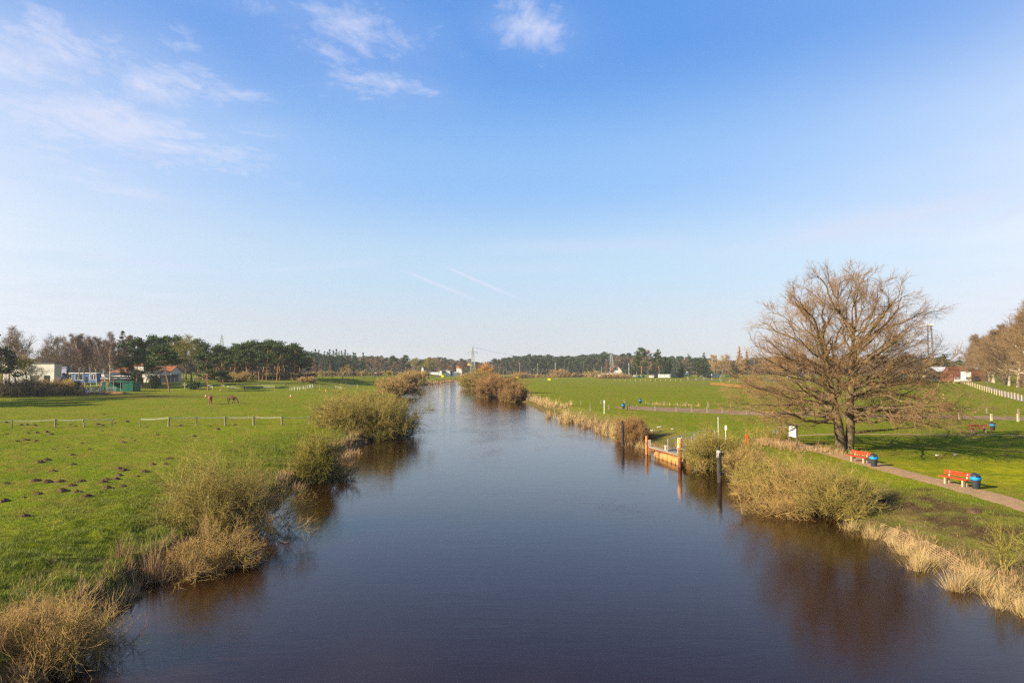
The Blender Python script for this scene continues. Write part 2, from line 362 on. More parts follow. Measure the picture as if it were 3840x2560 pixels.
def ground_mat():
    m, nt, b = nmat('grass_ground'); N, L = nt.nodes, nt.links
    tc = N.new('ShaderNodeTexCoord')
    def nz(scale, det=4, st=(1, 1, 1), r=.6):
        mp = N.new('ShaderNodeMapping'); mp.inputs['Scale'].default_value = st; L.new(tc.outputs['Object'], mp.inputs[0])
        n = N.new('ShaderNodeTexNoise'); n.inputs['Scale'].default_value = scale; n.inputs['Detail'].default_value = det; n.inputs['Roughness'].default_value = r
        L.new(mp.outputs[0], n.inputs['Vector']); return n.outputs['Fac']
    def ramp(f, *st):
        n = N.new('ShaderNodeValToRGB'); L.new(f, n.inputs[0]); e = n.color_ramp.elements
        e[0].position, e[0].color = st[0][0], (*st[0][1], 1); e[1].position, e[1].color = st[1][0], (*st[1][1], 1)
        for p, c in st[2:]: k = e.new(p); k.color = (*c, 1)
        return n.outputs[0]
    def mix(f, a, b, bt='MIX'):
        n = N.new('ShaderNodeMix'); n.data_type = 'RGBA'; n.blend_type = bt
        if isinstance(f, float): n.inputs[0].default_value = f
        else: L.new(f, n.inputs[0])
        for i, q in ((6, a), (7, b)):
            if isinstance(q, tuple): n.inputs[i].default_value = (*q, 1)
            else: L.new(q, n.inputs[i])
        return n.outputs[2]
    def attr(nm): n = N.new('ShaderNodeAttribute'); n.attribute_name = nm; return n.outputs['Fac']
    big = nz(.035, 4); med = nz(.22, 5, (1, .55, 1)); sm = nz(1.6, 5); fine = nz(11, 4); vf = nz(45, 3)
    base = ramp(med, (.40, (.075, .135, .007)), (.60, (.20, .225, .013)))
    base = mix(.45, base, ramp(big, (.35, (.085, .145, .012)), (.65, (.19, .21, .016))))
    base = mix(.60, base, ramp(sm, (.34, (.050, .095, .006)), (.66, (.23, .26, .018))))
    base = mix(.50, base, ramp(fine, (.34, (.032, .062, .004)), (.66, (.27, .30, .030))))
    dry = nz(.55, 6, (1, .7, 1), .7); dm = N.new('ShaderNodeMapRange'); dm.inputs['From Min'].default_value = .45; dm.inputs['From Max'].default_value = .62; dm.inputs['To Max'].default_value = .9; L.new(dry, dm.inputs['Value'])
    base = mix(dm.outputs[0], base, ramp(fine, (.3, (.11, .095, .015)), (.7, (.30, .25, .05))))
    lushc = ramp(fine, (.3, (.035, .055, .003)), (.7, (.15, .18, .012)))
    lushc = mix(.5, lushc, ramp(sm, (.35, (.03, .055, .004)), (.65, (.20, .21, .018))))
    base = mix(attr('lush'), base, lushc)
    base = mix(attr('yel'), base, ramp(sm, (.3, (.16, .18, .008)), (.7, (.34, .31, .018))))
    tanc = ramp(fine, (.28, (.075, .055, .018)), (.72, (.28, .20, .085)))
    tf = N.new('ShaderNodeMath'); tf.operation = 'MULTIPLY'; L.new(attr('tan'), tf.inputs[0]); q = N.new('ShaderNodeMapRange'); q.inputs['From Min'].default_value = .32; q.inputs['From Max'].default_value = .6; L.new(sm, q.inputs['Value']); L.new(q.outputs[0], tf.inputs[1])
    base = mix(tf.outputs[0], base, tanc)
    soilc = ramp(fine, (.3, (.038, .022, .013)), (.7, (.115, .070, .042)))
    base = mix(attr('soil'), base, soilc)
    L.new(base, b.inputs['Base Color']); b.inputs['Roughness'].default_value = .9; b.inputs['Specular IOR Level'].default_value = 0
    h = N.new('ShaderNodeMath'); h.operation = 'MULTIPLY_ADD'; L.new(sm, h.inputs[0]); h.inputs[1].default_value = 2.2; L.new(fine, h.inputs[2])
    h2 = N.new('ShaderNodeMath'); h2.operation = 'MULTIPLY_ADD'; L.new(vf, h2.inputs[0]); h2.inputs[1].default_value = .35; L.new(h.outputs[0], h2.inputs[2])
    bp = N.new('ShaderNodeBump'); bp.inputs['Strength'].default_value = .75; bp.inputs['Distance'].default_value = .11; L.new(h2.outputs[0], bp.inputs['Height']); L.new(bp.outputs[0], b.inputs['Normal'])
    return m
g = add('ground', gme, ground_mat()); tag(g, kind='structure')

def water_mat():
    m, nt, b = nmat('river_water'); N, L = nt.nodes, nt.links
    b.inputs['Base Color'].default_value = (.0175, .0058, .0015, 1); b.inputs['Roughness'].default_value = .025; b.inputs['IOR'].default_value = 1.30
    b.inputs['Specular IOR Level'].default_value = .5
    tc = N.new('ShaderNodeTexCoord')
    def nz(scale, det, st, rot=0, r=.55, dist=0.0):
        mp = N.new('ShaderNodeMapping'); mp.inputs['Scale'].default_value = st; mp.inputs['Rotation'].default_value = (0, 0, rot); L.new(tc.outputs['Object'], mp.inputs[0])
        n = N.new('ShaderNodeTexNoise'); n.inputs['Scale'].default_value = scale; n.inputs['Detail'].default_value = det; n.inputs['Roughness'].default_value = r; n.inputs['Distortion'].default_value = dist
        L.new(mp.outputs[0], n.inputs['Vector']); return n.outputs['Fac']
    def mt(op, a, b_):
        n = N.new('ShaderNodeMath'); n.operation = op
        for i, q in enumerate((a, b_)):
            if isinstance(q, (int, float)): n.inputs[i].default_value = q
            else: L.new(q, n.inputs[i])
        return n.outputs[0]
    rip = nz(7, 5, (.6, 1.6, 1), .25, .65, .5); wav = nz(1.1, 4, (.5, 1.5, 1), -.3, .6, .8); sw = nz(.25, 3, (1, .8, 1), .2, .5, 1.2)
    patch = nz(.07, 4, (1.6, .7, 1), .15, .6, 1.5)
    pr = N.new('ShaderNodeMapRange'); pr.inputs['From Min'].default_value = .5; pr.inputs['From Max'].default_value = .68; L.new(patch, pr.inputs['Value'])
    amp = mt('ADD', mt('MULTIPLY', pr.outputs[0], .45), .50)
    h = mt('MULTIPLY', mt('ADD', mt('MULTIPLY', rip, .0040), mt('ADD', mt('MULTIPLY', wav, .009), mt('MULTIPLY', sw, .008))), amp)
    stk = nz(.5, 5, (.22, 1.6, 1), -.12, .65, 1.0); rr = N.new('ShaderNodeMapRange'); rr.inputs['From Min'].default_value = .42; rr.inputs['From Max'].default_value = .72; rr.inputs['To Min'].default_value = .012; rr.inputs['To Max'].default_value = .085; L.new(stk, rr.inputs['Value']); L.new(rr.outputs[0], b.inputs['Roughness'])
    sy = N.new('ShaderNodeSeparateXYZ'); L.new(tc.outputs['Object'], sy.inputs[0]); wr = N.new('ShaderNodeMapRange'); wr.interpolation_type = 'SMOOTHSTEP'; wr.inputs['From Min'].default_value = 38; wr.inputs['From Max'].default_value = 110; wr.inputs['To Min'].default_value = 1; wr.inputs['To Max'].default_value = 3.2; L.new(sy.outputs[1], wr.inputs['Value']); h = mt('MULTIPLY', h, wr.outputs[0])   # the open reach upstream is more wind-rippled
    bp = N.new('ShaderNodeBump'); bp.inputs['Strength'].default_value = 1; bp.inputs['Distance'].default_value = 1.0; L.new(h, bp.inputs['Height']); L.new(bp.outputs[0], b.inputs['Normal'])
    return m
wm = (SDg < 2.5) & (YY < 900)
keep = wm[:-1, :-1] | wm[:-1, 1:] | wm[1:, 1:] | wm[1:, :-1]
Qw = Q.reshape(nr - 1, nc - 1, 4)[keep]
used = np.unique(Qw); remap = np.full(nr * nc, -1); remap[used] = np.arange(len(used))
Vw = np.stack([XX, YY, np.zeros_like(XX)], -1).reshape(-1, 3)[used]
r_ = add('river', mesh_np('river', Vw, remap[Qw], smooth=True), water_mat()); tag(r_, kind='structure')

# light winter haze over the whole valley
hm = bpy.data.materials.new('haze_air'); hm.use_nodes = True; hn = hm.node_tree; hn.nodes.remove(hn.nodes['Principled BSDF'])
pv = hn.nodes.new('ShaderNodeVolumePrincipled'); pv.inputs['Color'].default_value = (.86, .90, 1.0, 1); pv.inputs['Density'].default_value = .00012; pv.inputs['Anisotropy'].default_value = .2
hn.links.new(pv.outputs[0], hn.nodes['Material Output'].inputs['Volume'])
hb = MB(); hb.box((0, 2550, 33), (16400, 5400, 72)); ho = hb.build('haze', hm); tag(ho, kind='stuff'); ho['label'] = 'thin pale haze over the meadows and the far woods'
scene.cycles.volume_bounces = 1
# ------------------------------------------------------------------ paths, track, road, ploughed strip
def ribbon(name, pts, width, m, lift=.02, step=.6, wob=.08, n=5):
    P = np.array(pts, float)[:, :2]
    seg = np.hypot(*np.diff(P, axis=0).T); s = np.concatenate([[0], np.cumsum(seg)])
    t = np.arange(0, s[-1], step)
    # smooth the centre line
    x = np.interp(t, s, P[:, 0]); y = np.interp(t, s, P[:, 1]); k = max(1, int(4 / step))
    ker = np.ones(2 * k + 1) / (2 * k + 1)
    xp = np.convolve(np.pad(x, k, mode='edge'), ker, 'valid'); yp = np.convolve(np.pad(y, k, mode='edge'), ker, 'valid')
    dx = np.gradient(xp); dy = np.gradient(yp); l = np.hypot(dx, dy); nx, ny = -dy / l, dx / l
    wv = width if np.isscalar(width) else np.interp(t, s, width)
    wl = wv / 2 + wob * fbm(t / 1.6, t * 0 + 3, 51, 3) * 2; wr = wv / 2 + wob * fbm(t / 1.6, t * 0 + 8, 61, 3) * 2
    rows = []
    for f in np.linspace(-1, 1, n):
        o = np.where(f < 0, f * wl, f * wr); X = xp + nx * o; Y = yp + ny * o
        rows.append(np.stack([X, Y, height(X, Y) + lift - .03 * (abs(f) > .99)], -1))
    V = np.stack(rows, 1); m_ = len(t); ix = np.arange(m_ * n).reshape(m_, n)
    F = np.stack([ix[:-1, :-1], ix[1:, :-1], ix[1:, 1:], ix[:-1, 1:]], -1).reshape(-1, 4)[:, ::-1]
    o = add(name, mesh_np(name, V.reshape(-1, 3), F, smooth=True), m); tag(o, kind='structure'); return o
M_path = mat('path_gravel', (.27, .165, .085), (.39, .25, .14), 2.5, .95, .5, 30, lo=.3, hi=.7)
M_track = mat('track_earth', (.15, .095, .050), (.27, .185, .11), .45, .95, .4, 8, lo=.3, hi=.7)
M_road = mat('road_grey', (.17, .15, .14), (.22, .195, .175), 1.0, .9)
M_plough = mat('ploughed_soil', (.09, .058, .045), (.15, .10, .078), .6, .95, .6, 3, stretch=(1, .3, 1))
A = lambda L_: [PT(*q) for q in L_]
ribbon('gravel_path', A([(4700,2190),(3960,1938),(3840,1893),(3600,1828),(3420,1783),(3270,1740),(3130,1700),(3010,1672),(2900,1652),(2840,1640)]), [2.2,2.2,2.2,2.2,2.2,2.2,2.3,2.8,4.0,3.0], M_path)
ribbon('narrow_path', A([(2960,1634),(3040,1628),(3300,1627),(3600,1629),(3980,1634)]), 1.0, M_path, .018)
ribbon('dirt_track', A([(2290,1527),(2340,1526),(2480,1533),(2700,1543),(2900,1552),(3340,1560),(3600,1563),(4000,1572)]), [2,7,11,11,9,8,8,8], M_track, .03, 1.5, .5)
ribbon('farm_road', A([(4000,1530),(3840,1499),(3740,1466),(3690,1448)]), 3.4, M_road, .04, 3)
ribbon('ploughed_strip', A([(2545,1422),(2700,1425),(3000,1428),(3300,1430),(3560,1433)]), [8,34,46,46,30], M_plough, .05, 6, 3)
# ------------------------------------------------------------------ vegetation generators (vectorised)
def unit(a): return a / (np.linalg.norm(a, axis=-1, keepdims=True) + 1e-9)
def grow(r, start, d, length, k, wander=.15, trop=(0, 0, .1)):
    """polylines (N,k+1,3)"""
    p = start.copy(); d = unit(d); pts = [p.copy()]; tr = np.asarray(trop, float)
    for i in range(k):
        d = unit(d + r.normal(0, wander, d.shape) + tr)
        p = p + d * (length / k)[:, None]; pts.append(p.copy())
    return np.stack(pts, 1)
def spawn(r, pl, r0, r1, n, tmin=.2, tmax=1.0, ang=(45, 12), skew=1.0):
    """n children per parent: start points, directions, t, radius of the parent there, parent index"""
    Np, K1, _ = pl.shape; k = K1 - 1
    t = tmin + (tmax - tmin) * ((np.arange(n)[None, :] + r.random((Np, n))) / n) ** skew
    t = np.clip(t, 0, .999); s = t * k; i = s.astype(int); f = (s - i)[..., None]
    ii = np.arange(Np)[:, None]
    a, b = pl[ii, i], pl[ii, i + 1]; pos = a + (b - a) * f; tang = unit(b - a)
    rad = r0[:, None] + (r1 - r0)[:, None] * t
    rv = unit(r.normal(size=tang.shape)); perp = unit(np.cross(tang, rv))
    th = np.radians(r.normal(ang[0], ang[1], t.shape))[..., None]
    d = tang * np.cos(th) + perp * np.sin(th)
    return pos.reshape(-1, 3), d.reshape(-1, 3), t.ravel(), rad.ravel(), np.repeat(np.arange(Np), n)
def tubes(pl, r0, r1, sides=3):
    Np, K1, _ = pl.shape
    tg = np.gradient(pl, axis=1); tg = unit(tg); d0 = unit(pl[:, -1] - pl[:, 0])
    ref = np.where(np.abs(d0[:, 2:3]) < .9, [[0, 0, 1.]], [[1., 0, 0]])
    rr = unit(np.cross(tg, ref[:, None, :])); uu = np.cross(rr, tg)
    t = np.linspace(0, 1, K1)[None, :, None]
    rad = r0[:, None, None] + (r1 - r0)[:, None, None] * t
    a = np.arange(sides) * 2 * np.pi / sides
    V = pl[:, :, None, :] + rad[..., None] * (np.cos(a)[None, None, :, None] * rr[:, :, None, :] + np.sin(a)[None, None, :, None] * uu[:, :, None, :])
    base = np.arange(Np * K1 * sides).reshape(Np, K1, sides); nx = np.roll(base, -1, axis=2)
    F = np.stack([base[:, :-1], nx[:, :-1], nx[:, 1:], base[:, 1:]], -1).reshape(-1, 4)
    return V.reshape(-1, 3), F
class Geo:
    def __init__(s): s.V = []; s.F = {}; s.n = 0
    def add(s, V, F):
        s.V.append(V); s.F.setdefault(F.shape[1], []).append(F + s.n); s.n += len(V)
    def tubes(s, pl, r0, r1, sides=3): s.add(*tubes(pl, r0, r1, sides))
    def arrays(s): return np.vstack(s.V), [np.vstack(f) for f in s.F.values()]
    def mesh(s, name, smooth=False): V, F = s.arrays(); return mesh_np(name, V, F, smooth=smooth)
def cards(r, C, size, aspect=1.0, tilt=None, sd=.3):
    """small leaf-sized rhombs at points C"""
    n = len(C); sz = size * (1 + sd * r.normal(size=n)); sz = np.clip(sz, size * .4, size * 2)[:, None]
    a = unit(r.normal(size=(n, 3))) if tilt is None else unit(tilt + .35 * r.normal(size=(n, 3)))
    b = unit(np.cross(a, unit(r.normal(size=(n, 3)))))
    V = np.stack([C - a * sz, C - b * sz * aspect, C + a * sz, C + b * sz * aspect], 1).reshape(-1, 3)
    return V, np.arange(n * 4).reshape(n, 4)

# --- barks and foliages
B_oak = mat('bark_oak', (.20, .14, .08), (.10, .07, .042), 3.0, .9, .8, 14, c3=(.24, .19, .06), stretch=(1, 1, .35))
B_oaktwig = mat('twigs_oak', (.21, .115, .06), (.31, .18, .09), 3.0, .8, island=.8, c3=(.20, .16, .06))
B_grey = mat('bark_grey', (.10, .08, .065), (.17, .14, .11), 3, .9, .5, 10, stretch=(1, 1, .3))
B_lime = mat('bark_avenue', (.26, .21, .16), (.38, .32, .25), 2, .9, .5, 8, stretch=(1, 1, .3))
B_pine = mat('bark_pine', (.22, .11, .065), (.36, .18, .10), 1.5, .85, .5, 8, stretch=(1, 1, .35))
B_birch = mat('bark_birch', (.58, .53, .46), (.12, .10, .09), 5, .7, stretch=(.6, .6, 2.2), lo=.5, hi=.62)
T_brown = mat('twigs_brown', (.115, .075, .045), (.20, .135, .08), 2, .85, island=.7)
T_purple = mat('twigs_birch', (.12, .075, .062), (.20, .13, .10), 2, .85, island=.7)
T_olive = mat('twigs_olive', (.16, .135, .028), (.32, .27, .055), 2, .8, island=.8)
T_willow = mat('twigs_willow', (.18, .14, .035), (.37, .285, .08), 1.0, .75, island=.75)
T_tanw = mat('twigs_tan', (.24, .145, .05), (.45, .30, .11), 1.0, .8, island=.8)
T_red = mat('twigs_reddish', (.22, .12, .045), (.38, .225, .09), 1.0, .8, island=.75)
T_orange = mat('twigs_orange', (.42, .20, .04), (.50, .27, .07), 1.0, .8, island=.7)
T_yellow = mat('catkins_yellow', (.62, .50, .04), (.42, .38, .05), 2.0, .7, island=.9)
T_lime = mat('twigs_avenue', (.15, .095, .05), (.25, .16, .08), .5, .85, island=.6)
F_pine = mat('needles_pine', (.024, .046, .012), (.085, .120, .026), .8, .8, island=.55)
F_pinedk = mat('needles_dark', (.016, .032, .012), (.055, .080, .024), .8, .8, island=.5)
F_spruce = mat('needles_spruce', (.016, .036, .016), (.050, .078, .026), .8, .8, island=.5)
F_blue = mat('needles_blue', (.035, .055, .045), (.10, .13, .10), .8, .8, island=.6)
F_larch = mat('needles_larch', (.26, .15, .055), (.40, .25, .10), .8, .8, island=.6)
F_redbr = mat('needles_dead', (.15, .08, .055), (.24, .13, .09), .8, .8, island=.6)

def bare_arrays(seed, H=18., trunk=.28, spread=.33, nl=11, nc=9, nt=8, nf=0, rt=.025, droop=.0, low=.22, up=.16, fork=1, ang=48):
    """returns (trunk geo, crown geo) of a leafless tree"""
    r = np.random.default_rng(seed); W, T = Geo(), Geo()
    nfk = fork
    d = np.stack([np.array([r.normal(0, .05 + .13 * (nfk > 1)), r.normal(0, .05 + .13 * (nfk > 1)), 1.]) for _ in range(nfk)])
    st = np.zeros((nfk, 3)); st[:, :2] = r.normal(0, .12 * (nfk > 1), (nfk, 2)); st[:, 2] = -.3
    tr = grow(r, st, d, np.full(nfk, H * .86) * r.uniform(.9, 1.05, nfk), 8, .055, (0, 0, .04))
    tr0 = np.full(nfk, trunk); tr1 = np.full(nfk, .05)
    W.tubes(tr, tr0, tr1, 7)
    p, dd, t, rad, pi = spawn(r, tr, tr0, tr1, nl, low, .97, (ang, 9))
    ln = H * spread * (1.12 - .62 * np.abs(t - .35) * 1.3) * r.uniform(.75, 1.15, len(t)) * np.clip(1.25 - t * .75, .3, 1)
    lr0 = np.minimum(rad * .55, .14 * trunk / .28) + .02
    lm = grow(r, p, dd, ln, 5, .13, (0, 0, up)); W.tubes(lm, lr0, lr0 * .25 + rt * .5, 5)
    p, dd, t, rad, pi = spawn(r, lm, lr0, lr0 * .3, nc, .2, 1, (42, 12))
    l2 = ln[pi] * .42 * (1.15 - .5 * t) * r.uniform(.6, 1.25, len(t)) + .4
    c = grow(r, p, dd, l2, 4, .16, (0, 0, up * .8 - droop * .3)); r2 = np.full(len(t), rt * 1.7); T.tubes(c, r2, r2 * .5, 3)
    p, dd, t, rad, pi = spawn(r, c, r2, r2 * .6, nt, .15, 1, (38, 14))
    l3 = l2[pi] * .45 * r.uniform(.5, 1.3, len(t)) + .35
    c3 = grow(r, p, dd, l3, 3, .18, (0, 0, .08 - droop)); r3 = np.full(len(t), rt); T.tubes(c3, r3, r3 * .45, 3)
    if nf:
        p, dd, t, rad, pi = spawn(r, c3, r3, r3 * .6, nf, .2, 1, (35, 14))
        l4 = l3[pi] * .6 * r.uniform(.5, 1.3, len(t)) + .15
        c4 = grow(r, p, dd, l4, 2, .2, (0, 0, .05 - droop)); r4 = np.full(len(t), rt * .75); T.tubes(c4, r4, r4 * .5, 3)
    return W, T
def pine_arrays(seed, H=18., cr=3.4, base=.52, n=16, per=130, cs=.36, trunk=.24, forks=4, bend=.05):
    r = np.random.default_rng(seed); W, C = Geo(), Geo()
    tr = grow(r, np.array([[0, 0, -.3]]), np.array([[r.normal(0, bend), r.normal(0, bend), 1.]]), np.array([H * .93]), 8, .05, (0, 0, .03))
    W.tubes(tr, np.array([trunk]), np.array([.06]), 7)
    p, dd, t, rad, pi = spawn(r, tr, np.array([trunk]), np.array([.06]), n, base, .98, (62, 12))
    ln = cr * (1.15 - .55 * ((t - base) / (1 - base)) ** 1.6) * r.uniform(.55, 1.1, len(t))
    lm = grow(r, p, dd, ln, 4, .14, (0, 0, .10)); W.tubes(lm, np.full(len(t), .07), np.full(len(t), .025), 4)
    ends = np.concatenate([lm[:, -1], lm[:, 3] + r.normal(0, .3, (len(t), 3)), tr[:, -1]]); n_ = len(ends)
    rr = np.concatenate([r.uniform(.8, 1.5, len(t)), r.uniform(.6, 1.1, len(t)), [1.0]]) * cr / 3.4
    cc = np.repeat(ends, per // 2, 0); q = unit(r.normal(size=cc.shape)) * (r.random((len(cc), 1)) ** .45)
    cc = cc + q * np.repeat(rr, per // 2)[:, None] * np.array([1.15, 1.15, .5]) + [0, 0, .25]
    C.add(*cards(r, cc, cs * .62, .55)); return W, C
def spruce_arrays(seed, H=18., rad=3.2, layers=26, per=13, cs=.42, base=.07, droop=-.25, sparse=1.0, trunk=.2):
    r = np.random.default_rng(seed); W, C = Geo(), Geo()
    tr = grow(r, np.array([[0, 0, -.3]]), np.array([[0, 0, 1.]]), np.array([H]), 5, .01, (0, 0, .05)); W.tubes(tr, np.array([trunk]), np.array([.03]), 6)
    P = []; Tl = []
    for i in range(layers):
        z = base + (1 - base) * (i + r.uniform(-.3, .3)) / layers; z = min(max(z, base), .985)
        R = rad * (1 - z) ** .8 * r.uniform(.78, 1.12) + .15
        m = max(4, int(per * (.35 + .65 * (1 - z))))
        a = r.random(m) * 6.283; 
        for k in range(m):
            Rk = R * r.uniform(.75, 1.12); nseg = max(2, int(6 * Rk / rad * sparse) + 1)
            for s in np.linspace(.22, 1, nseg):
                for _ in range(2):
                    P.append((math.cos(a[k]) * Rk * s + r.normal(0, .12), math.sin(a[k]) * Rk * s + r.normal(0, .12), H * z + droop * Rk * s * s + r.normal(0, .1)))
                    Tl.append((math.cos(a[k]), math.sin(a[k]), droop * 1.4))
    P = np.array(P); C.add(*cards(r, P, cs, .42, unit(np.array(Tl)))); return W, C
def proto(kind, W, C, bark, fol, H):
    return dict(kind=kind, W=W.mesh('trunk', True), C=C.mesh('crown'), bark=bark, fol=fol, H=H)
def plant(p, name, label, cat, loc, h, wfac=1.0, rz=0.0, group=None, bark=None, fol=None, sink=0.0):
    s = h / p['H']; o = thing(name, label, cat, (loc[0], loc[1], loc[2] - sink), rz, group, (s * wfac, s * wfac, s))
    for nm, me, m in (('trunk', p['W'], bark or p['bark']), ('crown', p['C'], fol or p['fol'])):
        key = me.name_full + m.name
        c = PC.get(key)
        if c is None:
            c = me if len(me.materials) == 0 else me.copy()
            if len(c.materials): c.materials.clear()
            c.materials.append(m); PC[key] = c
        add(nm, c, None, o)
    return o
PC = {}
PB = [proto('bare', *bare_arrays(100 + i, 18, .26, .40, 12, 9, 7, 3, .022), B_grey, T_brown, 18) for i in range(4)]
PBf = [proto('bare', *bare_arrays(140 + i, 18, .24, .42, 13, 9, 8, 0, .055, low=.18), B_grey, T_brown, 18) for i in range(4)]
PBI = [proto('birch', *bare_arrays(120 + i, 19, .17, .22, 15, 9, 7, 3, .020, droop=.22, low=.28, up=.22, ang=40), B_birch, T_purple, 19) for i in range(3)]
PBIf = [proto('birch', *bare_arrays(125 + i, 19, .22, .22, 15, 9, 6, 0, .05, droop=.15, low=.28, up=.22, ang=40), B_birch, T_purple, 19) for i in range(2)]
PL = [proto('lime', *bare_arrays(160 + i, 21, .42, .38, 22, 12, 9, 3, .030, low=.17, up=.10, ang=54), B_lime, T_lime, 21) for i in range(3)]
PP = [proto('pine', *pine_arrays(200 + i, 18, 4.9, [.44, .36, .5, .3][i], 22, 190, .44), B_pine, F_pine, 18) for i in range(4)]
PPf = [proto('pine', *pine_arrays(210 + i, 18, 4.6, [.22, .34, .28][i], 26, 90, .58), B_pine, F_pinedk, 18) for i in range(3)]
PS = [proto('spruce', *spruce_arrays(220 + i, 18, [3.0, 3.8, 2.4][i]), B_grey, F_spruce, 18) for i in range(3)]
PSo = [proto('spruce', *spruce_arrays(230, 18, 3.4, 15, 9, .45, .06, .12, 1.0), B_grey, F_spruce, 18)]
PLa = [proto('larch', *spruce_arrays(240 + i, 20, 3.7, 34, 13, .42, .2, -.10, .9), B_grey, F_larch, 20) for i in range(2)]
PTh = [proto('cypress', *spruce_arrays(250, 12, 2.2, 26, 16, .34, .0, .7, .8), B_grey, F_spruce, 12)]

# --- shrubs of many thin rods
def shrub(name, label, loc, h, wx, stems=60, n2=7, n3=6, n4=0, r=.012, mats=(None, None), seed=0, lean=(0, 0), base=.12, wy=None, flop=75, droop=0.0, cat='shrub', fluff=None, fl_n=0, group=None, up=.08, sx=1.0):
    rg = np.random.default_rng(900 + seed); wy = wy or wx
    o = thing(name, label, cat, loc, 0, group)
    phi = rg.random(stems) * 6.283; th = np.radians(flop) * np.sqrt(rg.random(stems)) * rg.uniform(.8, 1, stems)
    d = np.stack([np.sin(th) * np.cos(phi) * wx / h / 2 + lean[0] * .5, np.sin(th) * np.sin(phi) * wy / h / 2 + lean[1] * .5, np.cos(th)], -1)
    # length to a dome-shaped envelope
    du = unit(d); env = 1 / np.sqrt((du[:, 0] / (wx / 2)) ** 2 + (du[:, 1] / (wy / 2)) ** 2 + (du[:, 2] / h) ** 2 + 1e-6)
    st = np.stack([rg.normal(0, base * wx, stems), rg.normal(0, base * wy, stems), np.full(stems, -.15)], -1)
    ln = env * rg.uniform(.5, .92, stems)
    A_, B_ = Geo(), Geo()
    m = grow(rg, st, du, ln, 7, .14, (0, 0, up - droop)); r0 = np.full(stems, r * 2.9); A_.tubes(m, r0, r0 * .35, 4)
    p, dd, t, rad, pi = spawn(rg, m, r0, r0 * .4, n2, .15, 1, (38, 16)); l2 = ln[pi] * .42 * (1.1 - .5 * t) * rg.uniform(.6, 1.3, len(t)) + .15
    m2 = grow(rg, p, dd, l2, 4, .19, (0, 0, up - droop)); r2 = np.full(len(t), r * 1.3); A_.tubes(m2, r2, r2 * .5, 3)
    p, dd, t, rad, pi = spawn(rg, m2, r2, r2 * .6, n3, .1, 1, (38, 16)); l3 = l2[pi] * .55 * rg.uniform(.5, 1.3, len(t)) + .1
    m3 = grow(rg, p, dd, l3, 3, .15, (0, 0, up * .6 - droop)); r3 = np.full(len(t), r); B_.tubes(m3, r3, r3 * .45, 3)
    if n4:
        p, dd, t, rad, pi = spawn(rg, m3, r3, r3 * .6, n4, .1, 1, (30, 12)); l4 = l3[pi] * .6 * rg.uniform(.5, 1.3, len(t)) + .05
        m4 = grow(rg, p, dd, l4, 2, .15, (0, 0, .03 - droop)); r4 = np.full(len(t), r * .8); B_.tubes(m4, r4, r4 * .5, 3)
    add('stems', A_.mesh('stems'), mats[0], o); add('twigs', B_.mesh('twigs'), mats[1] or mats[0], o)
    if fluff is not None:
        i = rg.integers(0, len(m3), fl_n); f = rg.random(fl_n)[:, None]; C = m3[i, 1] * (1 - f) + m3[i, -1] * f
        G_ = Geo(); G_.add(*cards(rg, C, max(.03, r * 2.6), .5, unit(m3[i, -1] - m3[i, 0]))); add('catkins', G_.mesh('catkins'), fluff, o)
    return o
T_shade = mat('twigs_shade', (.045, .035, .018), (.10, .08, .04), 1.0, .8, island=.7)  # twig colour darkened to stand for the shade lying on the brush
# --- reeds and dry grass
M_reed = mat('dry_reed', (.34, .22, .08), (.60, .45, .22), 1.5, .75, island=.85, trans=.15)
M_reedb = mat('dry_reed_brown', (.26, .16, .075), (.42, .28, .14), 1.5, .8, island=.85)
M_green = mat('grass_blades', (.085, .115, .010), (.20, .235, .026), .8, .6, island=.7, c3=(.22, .24, .07), trans=.2)
def blades(r, P, h, w, lean=.45, k=2, hsd=.3, dirb=None):
    """narrow tapering bent blades at points P"""
    n = len(P); a = r.random(n) * 6.283; hh = h * np.clip(1 + hsd * r.normal(size=n), .3, 2)
    ln = np.abs(r.normal(0, lean, n)); d = np.stack([np.cos(a) * ln, np.sin(a) * ln, np.ones(n)], -1)
    if dirb is not None: d = d + np.asarray(dirb)
    d = unit(d); side = np.stack([-np.sin(a + r.normal(0, .6, n)), np.cos(a), np.zeros(n)], -1) * (w / 2)
    mid = P + d * (hh * .55)[:, None]; tip = mid + unit(d * [1.7, 1.7, .75]) * (hh * .45)[:, None]
    V = np.stack([P - side, P + side, mid - side * .8, mid + side * .8, tip], 1).reshape(-1, 3); b = np.arange(n)[:, None] * 5
    return V, np.concatenate([b + [0, 1, 3, 2]], 1), b + np.array([2, 3, 4])
